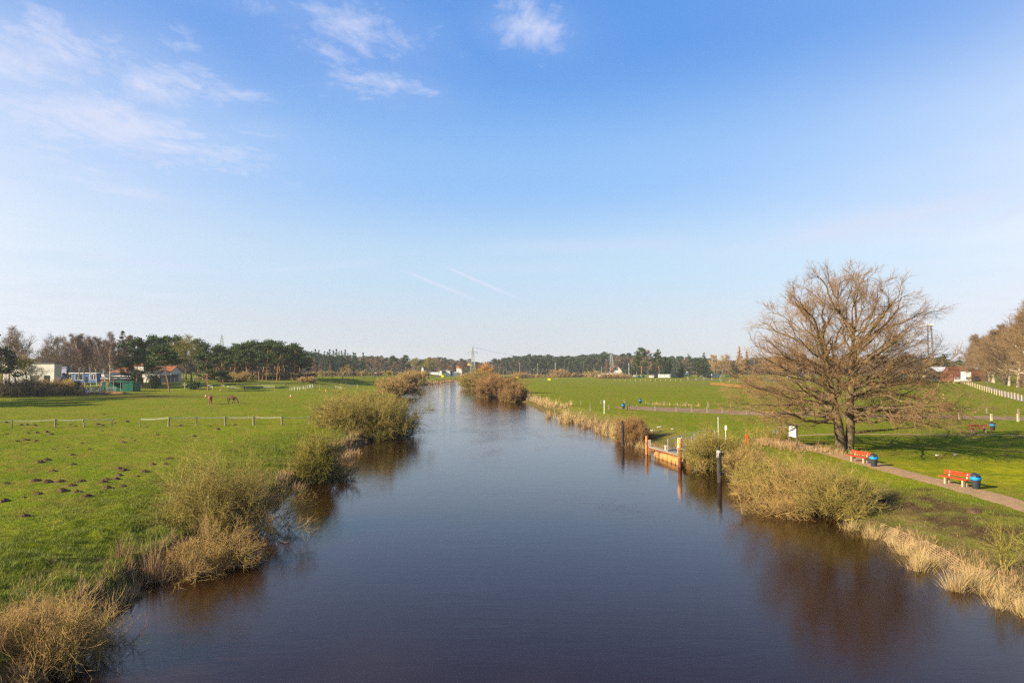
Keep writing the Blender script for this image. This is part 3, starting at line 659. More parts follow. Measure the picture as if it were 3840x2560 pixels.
def reeds(name, label, pts, width, h, dens, m=None, w=.012, seed=0, cat='reeds', lean=.45, clump=.5, dirb=None, group=None):
    """a bed of dry tussocks along a line of ground points (world x,y)"""
    rg = np.random.default_rng(500 + seed); P = np.array(pts, float)[:, :2]
    sg = np.hypot(*np.diff(P, axis=0).T); s = np.concatenate([[0], np.cumsum(sg)]); n = int(s[-1] * width * dens) + 40
    tr = min(.34, h * .22) + w; nt = max(3, int(s[-1] * width / (tr * tr * 9)))
    t = rg.random(nt) * s[-1]; x = np.interp(t, s, P[:, 0]) + rg.normal(0, width / 3.6, nt); y = np.interp(t, s, P[:, 1]) + rg.normal(0, width / 3.6, nt)
    th = h * rg.uniform(.5, 1.12, nt); wt = rg.random(nt) ** .7; k = rg.choice(nt, n, p=wt / wt.sum())
    a = rg.random(n) * 6.283; rr = tr * np.abs(rg.normal(0, .8, n)); ox, oy = rr * np.cos(a), rr * np.sin(a)
    X, Y = x[k] + ox, y[k] + oy; z = np.maximum(height(X, Y), -.08)
    loc = np.array([P[:, 0].mean(), P[:, 1].mean(), 0]); loc[2] = max(0, gz(loc[0], loc[1]))
    hh = th[k] * rg.uniform(.35, 1.05, n); d = np.stack([ox, oy, np.zeros(n)], -1) / tr * lean * .75
    V, F4, F3 = blades(rg, np.stack([X, Y, z], -1) - loc, hh, w, lean * .5, dirb=d)
    o = add(name, mesh_np(name, V, [F4, F3]), m or M_reed, None, loc); return tag(o, label, cat, group)
# ------------------------------------------------------------------ the oak with two trunks
def oak():
    r = np.random.default_rng(11)
    b = PT(3168, 1690); o = thing('oak_tree', 'large bare oak with two trunks and a wide dome crown beside the gravel path', 'tree', b)
    W, T, F = Geo(), Geo(), Geo()
    def env(z): return np.interp(z, [0, 2.2, 3, 5, 8, 10.5, 12.8, 14.8, 16.2, 17], [8, 9.6, 10.2, 10.3, 9.4, 8.4, 6.6, 4.2, 1.6, .2])
    A1 = np.array([[-.32,0,-.3],[-.38,0,1],[-.50,0,2.2],[-.72,.1,3.4],[-.85,.25,5.0],[-1.15,.3,6.8],[-1.35,.2,8.8],[-1.9,.3,10.8]])
    A2 = np.array([[.32,.1,-.3],[.50,.1,1.0],[.55,0,2.2],[.50,-.05,3.6],[.62,-.15,5.4],[.70,-.1,7.6],[.95,0,9.8],[.90,.1,12.2]])
    for Pn, ra in ((A1, [.50,.42,.38,.33,.25,.18,.12,.04]), (A2, [.46,.38,.35,.32,.26,.20,.13,.04])):
        m = MB(); m.tube(Pn, ra, 12, False); V = np.vstack(m.v); W.add(V, np.array(m.f[4]))
    starts, dirs, lens, rads = [], [], [], []
    NL = 96; ga = math.pi * (3 - 5 ** .5)
    for k in range(NL):            # limbs fan out evenly to a broad dome
        q_ = ((k + .5) / NL); zt = 2.5 + 12.9 * q_ ** 1.15; az = k * ga + r.normal(0, .15)
        R_t = float(np.interp(zt, [2.5, 3.2, 4.5, 7, 9, 11, 12.3, 13.5, 14.5, 15.3], [9.6, 10.7, 10.7, 9.4, 8.7, 8.0, 6.9, 5.3, 3.5, 1.0])) * (r.uniform(.86, 1.0) if k % 4 else r.uniform(.5, .85))
        sz = (zt - 2.5) / 13.2; T_ = np.array([R_t * math.cos(az) + .2, R_t * math.sin(az), zt])
        A_ = A1 if T_[0] < r.normal(0, 1.2) else A2
        zs = min(11.2, 2.2 + .58 * (zt - 2.5) + r.uniform(-.3, 1.2)); s_ = np.array([np.interp(zs, A_[:, 2], A_[:, i]) for i in range(3)])
        v = T_ - s_; Lm = np.linalg.norm(v); starts.append(s_); dirs.append(v / Lm); lens.append(Lm); rads.append((.15 + .03 * r.random()) * (Lm / 9) ** .9 * (1.3 if k % 3 == 0 else .72))
    S_, D_, Ln, R_ = map(np.array, (starts, dirs, lens, rads))
    # limbs: leave the trunk steeply, then bend out along a curve to their target
    K = 12; tt = np.linspace(0, 1, K + 1)[None, :, None]; mid = S_ + D_ * Ln[:, None] * .45 + np.stack([np.zeros(len(Ln)), np.zeros(len(Ln)), Ln * r.uniform(-.10, .12, len(Ln))], -1) + r.normal(0, .3, S_.shape)
    m1 = (1 - tt) ** 2 * S_[:, None] + 2 * tt * (1 - tt) * mid[:, None] + tt ** 2 * (S_ + D_ * Ln[:, None])[:, None]
    wv = np.cumsum(r.normal(0, .11, m1.shape), 1); wv[:, 0] = 0; m1 = m1 + wv; W.tubes(m1, R_, np.full(len(R_), .020), 6)
    p, dd, t, rad, pi = spawn(r, m1, R_, R_ * .2, 10, .28, .99, (29, 8)); l2 = Ln[pi] * .25 * (1.3 - .75 * t) * r.uniform(.6, 1.2, len(t)) + .5
    l2 = np.minimum(l2, 2.6); m2 = grow(r, p, dd, l2, 6, .11, (0, 0, .02)); kp = m2[..., 2].min(1) > 2.0; m2, rad, t, l2 = m2[kp], rad[kp], t[kp], l2[kp]; r2 = np.clip(rad * .40, .015, .040); W.tubes(m2, r2, np.full(len(t), .010), 4)
    p, dd, t, rad, pi = spawn(r, m2, r2, r2 * .4, 7, .2, 1, (33, 10)); l3 = l2[pi] * .42 * (1.15 - .5 * t) * r.uniform(.6, 1.25, len(t)) + .3
    m3 = grow(r, p, dd, l3, 4, .14, (0, 0, .03)); kp = m3[..., 2].min(1) > 1.8; m3, t, l3 = m3[kp], t[kp], l3[kp]; r3 = np.full(len(t), .0105); T.tubes(m3, r3, r3 * .6, 3)
    p, dd, t, rad, pi = spawn(r, m3, r3, r3 * .6, 5, .2, 1, (35, 12)); l4 = l3[pi] * .5 * r.uniform(.5, 1.3, len(t)) + .12
    m4 = grow(r, p, dd, l4, 2, .18, (0, 0, .03)); r4 = np.full(len(t), .0068); T.tubes(m4, r4, r4 * .6, 3)
    lowm = np.where(m4[:, -1, 2] < 6)[0]; ii = r.choice(lowm, 260); F.add(*cards(r, m4[ii, -1], .055, .6))
    add('trunk', W.mesh('trunk', True), B_oak, o); add('crown', T.mesh('crown'), B_oaktwig, o)
    add('dry_leaves', F.mesh('dry_leaves'), mat('leaf_dry', (.30, .14, .05), (.42, .26, .09), 3, .8, island=.8), o)
oak()

ORD = 'first second third fourth fifth sixth seventh eighth ninth tenth eleventh twelfth thirteenth fourteenth fifteenth sixteenth seventeenth eighteenth nineteenth twentieth twenty-first twenty-second twenty-third twenty-fourth twenty-fifth twenty-sixth twenty-seventh twenty-eighth twenty-ninth thirtieth'.split()
def hgt(loc, topY): return CAMZ + loc[1] * (1383 - topY) / FPX - loc[2]
def tree(p, X, D, topY, name, label, cat='tree', wf=1.0, group=None, bark=None, fol=None, seed=None):
    loc = XD(X, D); h = hgt(loc, topY)
    return plant(p, name, label, cat, loc, h, wf * 1.0, (X * 1.7 + D) % 6.28, group, bark, fol)

# ---- left cluster around the houses
tree(PB[0], 34, 225, 1215, 'bare_tree', 'tall bare tree with upswept pale branches at the far left edge', wf=1.0)
tree(PB[2], 70, 222, 1290, 'bare_tree', 'thin bare tree close before the left half of the white hall', wf=1.2, fol=T_brown)
tree(PB[3], 100, 215, 1330, 'bare_tree', 'low branching bare tree before the middle of the white hall', wf=1.5, fol=T_olive)
tree(PPf[1], 548, 246, 1345, 'pine_tree', 'bushy low pine partly hiding the cream bungalow', wf=1.3, fol=F_pine)
tree(PPf[2], 474, 247, 1350, 'pine_tree', 'bushy low pine above the left part of the brick shed', wf=1.2, fol=F_pine)
tree(PB[1], 455, 250, 1290, 'bare_tree', 'brown bare tree before the orange hip roof', wf=1.1, fol=T_purple)
tree(PB[0], 604, 252, 1312, 'bare_tree', 'thin bare tree before the orange roof of the long house', wf=1.1)
tree(PB[2], 245, 248, 1262, 'bare_tree', 'bare tree with purplish twigs left of the birches', wf=1.1, fol=T_purple)
tree(PBI[0], 366, 246, 1240, 'birch_tree', 'birch standing between the two birch clusters', wf=1.0)
tree(PPf[0], 8, 200, 1300, 'pine_tree', 'dark pine cut by the left edge in front of the white hall', fol=F_pinedk, wf=1.25)
tree(PB[1], 168, 262, 1232, 'bare_tree', 'round bare tree rising behind the white hall roof', wf=1.05)
tree(PB[2], 132, 205, 1335, 'bare_tree', 'small bare tree with yellowish twin trunks in front of the white hall', bark=B_lime, fol=T_olive, wf=1.3)
tree(PB[3], 235, 300, 1262, 'bare_tree', 'brown bare tree behind the flat roofed white annexe', wf=1.1)
tree(PBI[0], 291, 238, 1224, 'birch_tree', 'birch with leaning white trunk, leftmost in front of the blue house', wf=1.15)
tree(PBI[1], 322, 236, 1222, 'birch_tree', 'tall many-branched birch in the middle of the blue house front', wf=1.1)
tree(PBI[2], 346, 234, 1232, 'birch_tree', 'birch with crooked white trunk at the right end of the blue house', wf=1.05)
tree(PBI[1], 398, 232, 1232, 'birch_tree', 'slim birch behind the green tarpaulin shelter, left of three', wf=.85)
tree(PBI[0], 413, 230, 1216, 'birch_tree', 'tallest birch behind the green tarpaulin shelter, middle of three', wf=.95)
tree(PBI[2], 432, 233, 1248, 'birch_tree', 'short birch behind the green tarpaulin shelter, right of three', wf=.85)
tree(PS[2], 457, 300, 1235, 'spruce_tree', 'dark pointed spruce standing above the birches by the tiled house', wf=1.2)
tree(PPf[2], 487, 330, 1262, 'bare_tree', 'pale bare crown peeping out behind the first pine', fol=T_brown, wf=.8)
tree(PP[1], 513, 236, 1268, 'pine_tree', 'broad pine with two orange trunks beside the tiled houses', wf=1.0)
tree(PP[0], 528, 240, 1285, 'pine_tree', 'slender red-trunked pine close behind the broad pine by the houses', wf=.75)
tree(PP[3], 566, 262, 1300, 'pine_tree', 'low spreading pine above the orange roof of the long house', wf=1.0)
tree(PP[2], 637, 215, 1298, 'pine_tree', 'lone pine with leaning trunk in front of the orange roof', wf=1.3)
tree(PB[0], 722, 245, 1252, 'bare_tree', 'big round bare oak between the lone pine and the pine grove', wf=1.25, fol=T_olive)
tree(PP[3], 783, 228, 1322, 'pine_tree', 'bushy young pine standing free before the pine grove', wf=1.35)
tree(PPf[1], 833, 238, 1388, 'pine_tree', 'low dark mugo pine at the foot of the grove', wf=2.6)
for i, (X, D, T_) in enumerate([(595,300,1256),(628,305,1262),(660,300,1258),(575,310,1275),(700,310,1280),(746,300,1272),(764,305,1286)]):
    tree(PP[i % 4], X, D, T_, 'pine_tree', f'{ORD[i]} pine from the left in the row behind the orange roofed house', wf=1.05, group='pines behind the houses')
for i, (X, D, T_) in enumerate([(90,330,1262),(200,340,1285),(262,330,1250),(300,300,1262),(365,320,1255),(392,300,1262),(440,330,1268),(550,330,1290),(690,290,1330),(820,300,1345),(775,275,1340)]):
    tree(PBf[i % 4] if D > 280 else PB[i % 4], X, D, T_, 'bare_tree', f'{ORD[i]} brown bare tree from the left among the trees behind the houses', wf=1.15, group='bare trees behind the houses')
# ---- pine grove: two rows
gv = [(812,300,1296),(838,292,1293),(862,306,1299),(880,288,1306),(893,312,1284),(905,296,1290),(928,284,1308),(942,300,1283),(958,312,1286),(973,290,1278),(985,305,1274),(1000,285,1285),(1012,318,1276),(1024,300,1281),(1040,285,1293),(1050,310,1288),(1066,297,1291),(1080,318,1288),(1092,300,1290),(1104,290,1294),(1118,322,1300),(1130,305,1312),(1142,300,1335)]
for i, (X, D, T_) in enumerate(sorted(gv)):
    tree(PP[(i * 3) % 4], X, D, T_, 'pine_tree', f'{ORD[i]} pine from the left in the dense grove of red-trunked pines', wf=1.12, group='pines of the grove')
rb = np.random.default_rng(15)
for i in range(16):
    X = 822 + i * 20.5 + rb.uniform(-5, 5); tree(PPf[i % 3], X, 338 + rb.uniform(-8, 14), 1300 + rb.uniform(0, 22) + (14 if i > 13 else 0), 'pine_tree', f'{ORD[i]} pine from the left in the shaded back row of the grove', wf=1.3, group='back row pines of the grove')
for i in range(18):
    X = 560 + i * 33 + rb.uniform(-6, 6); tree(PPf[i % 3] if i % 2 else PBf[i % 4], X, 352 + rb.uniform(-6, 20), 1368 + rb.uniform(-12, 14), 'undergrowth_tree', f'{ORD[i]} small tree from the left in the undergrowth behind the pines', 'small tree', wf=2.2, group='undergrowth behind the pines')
for i in range(17):
    X = -20 + i * 34 + rb.uniform(-8, 8); tree(PBf[i % 4], X, 345 + rb.uniform(-8, 20), 1345 + rb.uniform(-22, 16), 'undergrowth_tree', f'{ORD[i]} low bare tree from the left behind the white hall and houses', 'small tree', wf=2.0, group='low trees behind the hall')
# ---- conifer plantation and woodland edge behind the meadow, one row of trees one can tell apart
rr_ = np.random.default_rng(5)
row = []
for X in range(1160, 1345, 11): row.append((X + rr_.uniform(-3, 3), 560 + rr_.uniform(-20, 20), 1313 + rr_.uniform(-7, 12) + max(0, (X - 1300)) * .35, 's'))
row += [(1178,520,1338,'r'),(1203,515,1345,'r'),(1238,505,1352,'r'),(1330,540,1322,'s'),(1362,535,1320,'s'),(1385,560,1330,'b'),(1400,540,1338,'w'),(1430,545,1335,'b')]
nm = {'s': 0, 'b': 0}
for i, (X, D, T_, k) in enumerate(sorted(row)):
    if k == 's': tree(PS[i % 3], X, D, T_, 'spruce_tree', f'{ORD[nm["s"]]} dark spruce from the left in the far plantation beyond the paddocks', wf=1.05, group='spruces of the plantation'); nm['s'] += 1
    elif k == 'r': tree(PLa[i % 2], X, D, T_, 'larch_tree', {1178: 'reddish brown larch right at the end of the pine grove', 1203: 'pale reddish larch before the dark spruces', 1238: 'short reddish larch in front of the spruce plantation'}[X], fol=F_redbr, wf=1.1)
    elif k == 'b': tree(PBf[i % 4], X, D, T_, 'bare_tree', 'brown bare tree beside the plantation edge, ' + ('nearest the spruces' if X < 1400 else 'right of the birch'), wf=1.1)
    else: tree(PBIf[0], X, D, T_, 'birch_tree', 'white stemmed birch just right of the spruce plantation', wf=1.1)
tree(PB[1], 1304, 420, 1362, 'bare_tree', 'small round bare tree standing alone in front of the spruces', wf=1.9, fol=T_tanw)
tree(PPf[0], 1172, 300, 1398, 'evergreen_bush', 'round dark evergreen bush at the right end of the pine grove', 'bush', wf=2.4)
for X, D, T_, k, lb in [(1465,640,1335,'p','dark pine left of the tall bare trees beyond the river bend'),(1490,600,1350,'b','spreading bare tree above the bank willows'),(1520,650,1333,'p','flat topped dark pine in the middle of the far woodland edge'),(1550,620,1336,'b','bare tree behind the leftmost willow crown'),(1585,640,1350,'p','low dark pine right of the bare trees beyond the bend'),(1618,560,1331,'b','broad olive bare tree left of the red roofed house'),(1645,600,1345,'b','brown bare tree touching the red roofed house'),(1690,640,1345,'b','brown bare tree behind the red roofed house'),(1730,640,1350,'b','brown bare tree between the two red roofed houses'),(1795,640,1358,'b','brown bare tree right of the pylon'),(1420,500,1375,'b','low bare tree beside the white caravan'),(1375,470,1385,'b','low tan bush tree at the meadow edge')]:
    tree((PPf if k == 'p' else PBf)[X % 3], X, D, T_, 'pine_tree' if k == 'p' else 'bare_tree', lb, wf=1.3, fol=None if k == 'p' else (T_olive if X in (1618, 1550) else T_brown))
# ---- camp trees on the right
camp = [(2283,560,1352,PBf[1],'bare_tree','slim bare tree in front of the farm pylon',1.0,None),(2340,545,1350,PS[1],'spruce_tree','blue-grey spruce beside the white gabled house',1.1,F_blue),
(2372,600,1368,PS[2],'spruce_tree','thin dark spruce behind the flag mast',1.0,None),(2404,560,1306,PPf[2],'pine_tree','tall broad pine, highest tree left in the camp',1.2,F_pine),(2388,575,1335,PPf[0],'pine_tree','shorter pine leaning on the left of the tallest camp pine',1.1,F_pine),(2432,600,1303,PBf[2],'bare_tree','tall bare tree behind the tallest camp pine',1.15,None),
(2452,570,1348,PBf[3],'bare_tree','brown bare tree between the two tall camp pines',1.3,T_olive),(2474,560,1313,PPf[1],'pine_tree','narrow tall pine in the middle of the camp',.8,F_pine),(2494,555,1335,PTh[0],'cypress_tree','dense dark cypress right of the narrow pine',1.2,None),(2508,560,1338,PTh[0],'cypress_tree','dense dark cypress behind the white mobile homes',1.2,None),
(2526,545,1358,PS[1],'spruce_tree','small blue spruce behind the long mobile home',1.3,F_blue),(2553,550,1356,PTh[0],'cypress_tree','round dark evergreen behind the dark tent',1.5,None),(2581,530,1322,PSo[0],'spruce_tree','open layered fir with tiered branches beside the blue parasol',1.0,None),
(2611,535,1355,PP[3],'pine_tree','small pine between the tiered fir and the big spruce',1.2,None),(2640,530,1319,PS[1],'spruce_tree','big dense conical spruce above the white caravan',1.25,F_pinedk),(2678,600,1320,PBf[0],'bare_tree','pale bare poplar right of the big spruce',1.0,T_tanw),
(2704,520,1318,PB[2],'bare_tree','bare tree with pale stem before the cream caravans',1.2,T_tanw),(2690,570,1352,PBf[1],'bare_tree','short brown bare tree behind the cream caravan',1.3,T_tanw),(2742,560,1350,PS[2],'spruce_tree','narrow dark spruce left of the golden larch',1.1,None),(2728,565,1345,PBf[3],'bare_tree','brown bare tree left of the golden larch',1.1,None),(2758,520,1364,PTh[0],'cypress_tree','dark cone-shaped evergreen at the foot of the golden larch',1.3,None),
(2773,540,1297,PLa[0],'larch_tree','tall golden brown larch left of the oak',1.0,None),(2800,545,1314,PLa[1],'larch_tree','thinner golden larch right of the tallest larch',1.0,T_tanw),(2790,520,1385,PPf[1],'evergreen_bush','dark evergreen bush under the golden larches',2.6,None),(2835,560,1335,PLa[1],'larch_tree','brown larch at the left edge of the oak crown',1.2,F_redbr),(2868,560,1345,PBf[2],'bare_tree','brown bare tree seen through the left of the oak crown',1.3,T_tanw)]
for X, D, T_, p, n_, lb, wf, fo in camp: tree(p, X, D, T_, n_, lb, 'tree', wf, None, None, fo)
for i, X in enumerate(range(2905, 3560, 27)):
    D = 520 + rr_.uniform(-30, 30); k = i % 5
    p = [PBf[0], PBf[2], PBIf[0], PBf[3], PPf[1]][k]
    tree(p, X + rr_.uniform(-5, 5), D, 1322 + rr_.uniform(-10, 14), 'bare_tree' if k < 2 or k == 3 else ('birch_tree' if k == 2 else 'pine_tree'), f'{ORD[i]} tree from the left in the row seen through and right of the oak crown', wf=1.3, group='tree row behind the oak', fol=T_tanw if k == 1 else None)
tree(PB[3], 3622, 395, 1288, 'bare_tree', 'dark rounded bare oak between the red farm roof and the avenue', wf=1.0)
tree(PS[1], 3597, 430, 1335, 'spruce_tree', 'dark spruce above the red farm roof', wf=1.5)
# ---- avenue
k = 0
for rowi, off in ((0, 0.), (1, 11.), (2, 22.)):
    for j in range(13 if rowi < 2 else 8):
        f = j / 12; x = 150 + off + 142 * f + rr_.uniform(-1.5, 1.5); y = 186 + 238 * f + rr_.uniform(-3, 3)
        loc = (x, y, gz(x, y))
        h = 29.5 + rr_.uniform(-2.5, 1.5) 
        plant(PL[(j + rowi) % 3], 'avenue_tree', f'{ORD[j]} tree from the near end in the {["front", "middle", "back"][rowi]} row of the avenue', 'tree', loc, h, 1.12, rr_.uniform(0, 6), 'tall bare avenue trees')
for i, (X, Y, T_) in enumerate([(3705,1452,1402),(3822,1476,1412),(3650,1448,1405)]):
    b = PT(X, Y); plant(PB[i], 'young_tree', ['young tree with wide forked crown behind the pale fence', 'young staked tree near the right end of the pale fence', 'small young tree at the far end of the pale fence'][i], 'tree', b, hgt(b, T_), 1.3, i)
# ---- trees just outside the frame on the left: their shadows fall across the paddock
for i, (x, y, h) in enumerate([(-122,117,19),(-117,122,15),(-127,126,20),(-122,133,17),(-130,140,20),(-128,148,16),(-134,156,21),(-138,165,18),(-126,111,13),(-140,176,19),(-146,186,19)]):
    plant([PP[1], PB[0], PP[3], PB[2]][i % 4], 'pine_tree' if i % 2 == 0 else 'bare_tree', 'tree outside the left edge that shades the paddock', 'tree', (x, y, gz(x, y)), h, 1.3, i, 'trees left of the frame')

# ---- far woodland, one mass
def far_wood():
    r = np.random.default_rng(77); Wd, Cd, Bd = Geo(), Geo(), Geo()
    pin = [pine_arrays(300 + i, 18, 4.4, .22, 10, 30, .95, forks=1) for i in range(3)]
    bar = [bare_arrays(310 + i, 18, .25, .38, 10, 7, 5, 0, .12) for i in range(3)]
    prof = [(-300,1345),(0,1345),(500,1340),(700,1330),(1150,1322),(1300,1335),(1380,1338),(1560,1345),(1640,1340),(1700,1351),(1800,1352),(1880,1341),(1960,1340),(2050,1337),(2150,1334),(2280,1330),(2350,1327),(2440,1336),(2560,1345),(2640,1348),(2900,1345),(3300,1350),(3560,1350),(3700,1350),(4200,1350)]
    px, py = zip(*prof)
    for rowi, D in enumerate([850, 880, 915, 955, 1010, 1080, 1160]):
        X = -340.0
        while X < 4200:
            X += r.uniform(8, 12) * (1 if rowi else 1.0)
            if 3640 < X: continue
            d = D + r.uniform(-20, 20); top = np.interp(X, px, py) + r.uniform(-5, 11) + 5 * math.sin(X / 47) + 4 * math.sin(X / 19 + rowi)
            loc = np.array([d * (X - 1920) / FPX, d, 1.1]); h = hgt(loc, top); s = h / 18
            zone = X < 1300 or 1850 < X < 2290 or 2500 < X < 2660
            isp = r.random() < (.85 if zone else .3)
            W_, C_ = (pin if isp else bar)[r.integers(3)]
            a = r.random() * 6.28; c, s_ = math.cos(a), math.sin(a); R = np.array([[c, s_, 0], [-s_, c, 0], [0, 0, 1]])
            for G_, Dst in ((W_, Wd), (C_, Cd if isp else Bd)):
                V, F = G_.arrays()
                for f in F: Dst.add(V @ R * [s * 1.2, s * 1.2, s] + loc, f)
    for X in np.arange(-340, 3640, 7.0):
        for D in (850, 930):
            h = r.uniform(5, 9); c = np.array([D * (X - 1920) / FPX, D + r.uniform(-8, 8), 1.0]); n = 46
            q = unit(r.normal(size=(n, 3))) * [4.2, 3, h / 2] * r.random((n, 1)) ** .4 + c + [0, 0, h / 2 - .5]
            (Bd if r.random() < .6 else Cd).add(*cards(r, q, 1.1, .6))
    def fin(G_, nm, m):
        return G_.mesh(nm), m
    V1, F1 = Cd.arrays(); V2, F2 = Bd.arrays(); V3, F3 = Wd.arrays(); 
    o = 0; Vs = []; Fs = []; mi = []
    for k, (V, F) in enumerate(((V1, F1), (V2, F2), (V3, F3))):
        Vs.append(V)
        for f in F: Fs.append(f + o); mi.append(np.full(len(f), k, np.int32))
        o += len(V)
    me = mesh_np('far_woodland', np.vstack(Vs), Fs)
    for m in (F_pinedk, T_brown, B_grey): me.materials.append(m)
    me.polygons.foreach_set('material_index', np.concatenate(mi))
    w_ = add('far_woodland', me); tag(w_, 'far woodland of dark pines and brown bare trees along the horizon', 'woodland', kind='stuff')
far_wood()
# ------------------------------------------------------------------ plain materials
M_white = mat('paint_white', (.78, .77, .73), (.66, .65, .62), 1.5, .6)
M_offw = mat('wall_offwhite', (.68, .64, .56), (.58, .54, .47), .6, .85)
M_hall = mat('wall_hall_white', (.62, .59, .55), (.52, .50, .47), .3, .85)
M_lav = mat('wall_lavender', (.38, .38, .48), (.32, .32, .42), .5, .85)
M_blue = mat('cladding_blue', (.035, .11, .36), (.05, .14, .42), 1, .6, .4, 12, stretch=(6, 1, .2))
M_brick = mat('brick_red', (.15, .05, .033), (.22, .08, .05), 6, .9)
M_sunorange = mat('wall_sunlit_orange', (.42, .14, .05), (.48, .18, .07), 2, .9)  # shed orange made brighter in colour for its sun-facing end
M_tile = mat('tiles_orange', (.33, .12, .05), (.24, .085, .04), 1.6, .8, .6, 9, stretch=(1, .4, 3), lo=.3, hi=.7)
M_tiler = mat('tiles_red', (.13, .034, .024), (.19, .055, .036), 2, .85, .6, 9, stretch=(1, .4, 3))
M_tiled = mat('tiles_dark', (.06, .045, .045), (.09, .07, .068), 2, .8, .5, 9)
M_roofg = mat('roof_felt_grey', (.085, .085, .095), (.12, .12, .13), 1, .85)
M_metalr = mat('roof_metal_pale', (.55, .57, .62), (.48, .5, .56), 1, .5)
M_yel = mat('gable_yellow', (.62, .45, .12), (.55, .38, .09), 2, .7)
M_glass = mat('window_glass', (.03, .035, .045), (.05, .055, .07), 2, .12, spec=.6)
M_dark = mat('opening_dark', (.02, .02, .02), (.03, .03, .03), 2, .9)
M_tarp = mat('tarpaulin_green', (.010, .085, .055), (.015, .125, .078), 1.4, .45, .5, 5)
M_steel = mat('galvanised_steel', (.46, .47, .47), (.56, .57, .57), 5, .42, metal=.55)
M_pyl = mat('pylon_steel', (.38, .39, .36), (.46, .46, .42), 2, .6, metal=.2)
M_rust = mat('rusty_steel', (.30, .115, .04), (.46, .22, .07), 2.2, .85, .4, 10, c3=(.17, .07, .04), stretch=(1, 1, .6))
M_rustd = mat('rusty_steel_dark', (.14, .05, .03), (.22, .085, .045), 3, .85, .4, 10)
M_tank = mat('float_rust_paint', (.36, .155, .045), (.45, .24, .08), 1.2, .75, .3, 8, c3=(.22, .10, .04), stretch=(1, 1, 1))
M_pile = mat('weathered_tube', (.028, .023, .022), (.055, .045, .040), 2, .9, .4, 8, c3=(.09, .065, .045), stretch=(1, 1, .4))
M_plank = mat('deck_planks', (.24, .21, .155), (.34, .30, .22), 3, .85, .4, 12, stretch=(1, .3, 1))
M_post = mat('post_wood', (.20, .165, .11), (.30, .25, .17), 5, .9, .5, 12, stretch=(1, 1, .3))
M_postp = mat('post_pale', (.38, .30, .20), (.50, .42, .29), 4, .85, stretch=(1, 1, .3))
M_postd = mat('post_dark', (.09, .075, .06), (.14, .115, .09), 4, .9)
M_tape = mat('fence_tape', (.50, .51, .42), (.60, .61, .52), 2, .6)
M_red = mat('bench_red', (.38, .035, .012), (.50, .06, .022), 3, .5, .15, 20, stretch=(.3, 3, 3))
M_conc = mat('concrete_leg', (.36, .29, .19), (.46, .38, .26), 6, .95, .5, 20)
M_binb = mat('bin_plastic', (.028, .031, .042), (.04, .044, .056), 4, .42)
M_bag = mat('bag_blue', (.01, .20, .50), (.02, .28, .62), 6, .35, .6, 14)
M_netor = mat('net_orange', (.42, .14, .05), (.36, .17, .07), 3, .7)
M_mole = mat('mole_soil', (.065, .038, .02), (.135, .082, .045), 7, .95, .8, 20)
M_manure = mat('manure', (.07, .042, .024), (.17, .10, .05), 2, .95, .9, 6)
M_signb = mat('sign_blue', (.03, .12, .45), (.04, .14, .5), 3, .5)
M_stakered = mat('stake_red', (.62, .05, .015), (.7, .09, .03), 3, .6)
M_pad = mat('sign_yellow', (.75, .62, .03), (.7, .58, .03), 3, .5)

def S_at(p): return p[1] / FPX     # metres per photograph pixel at a point
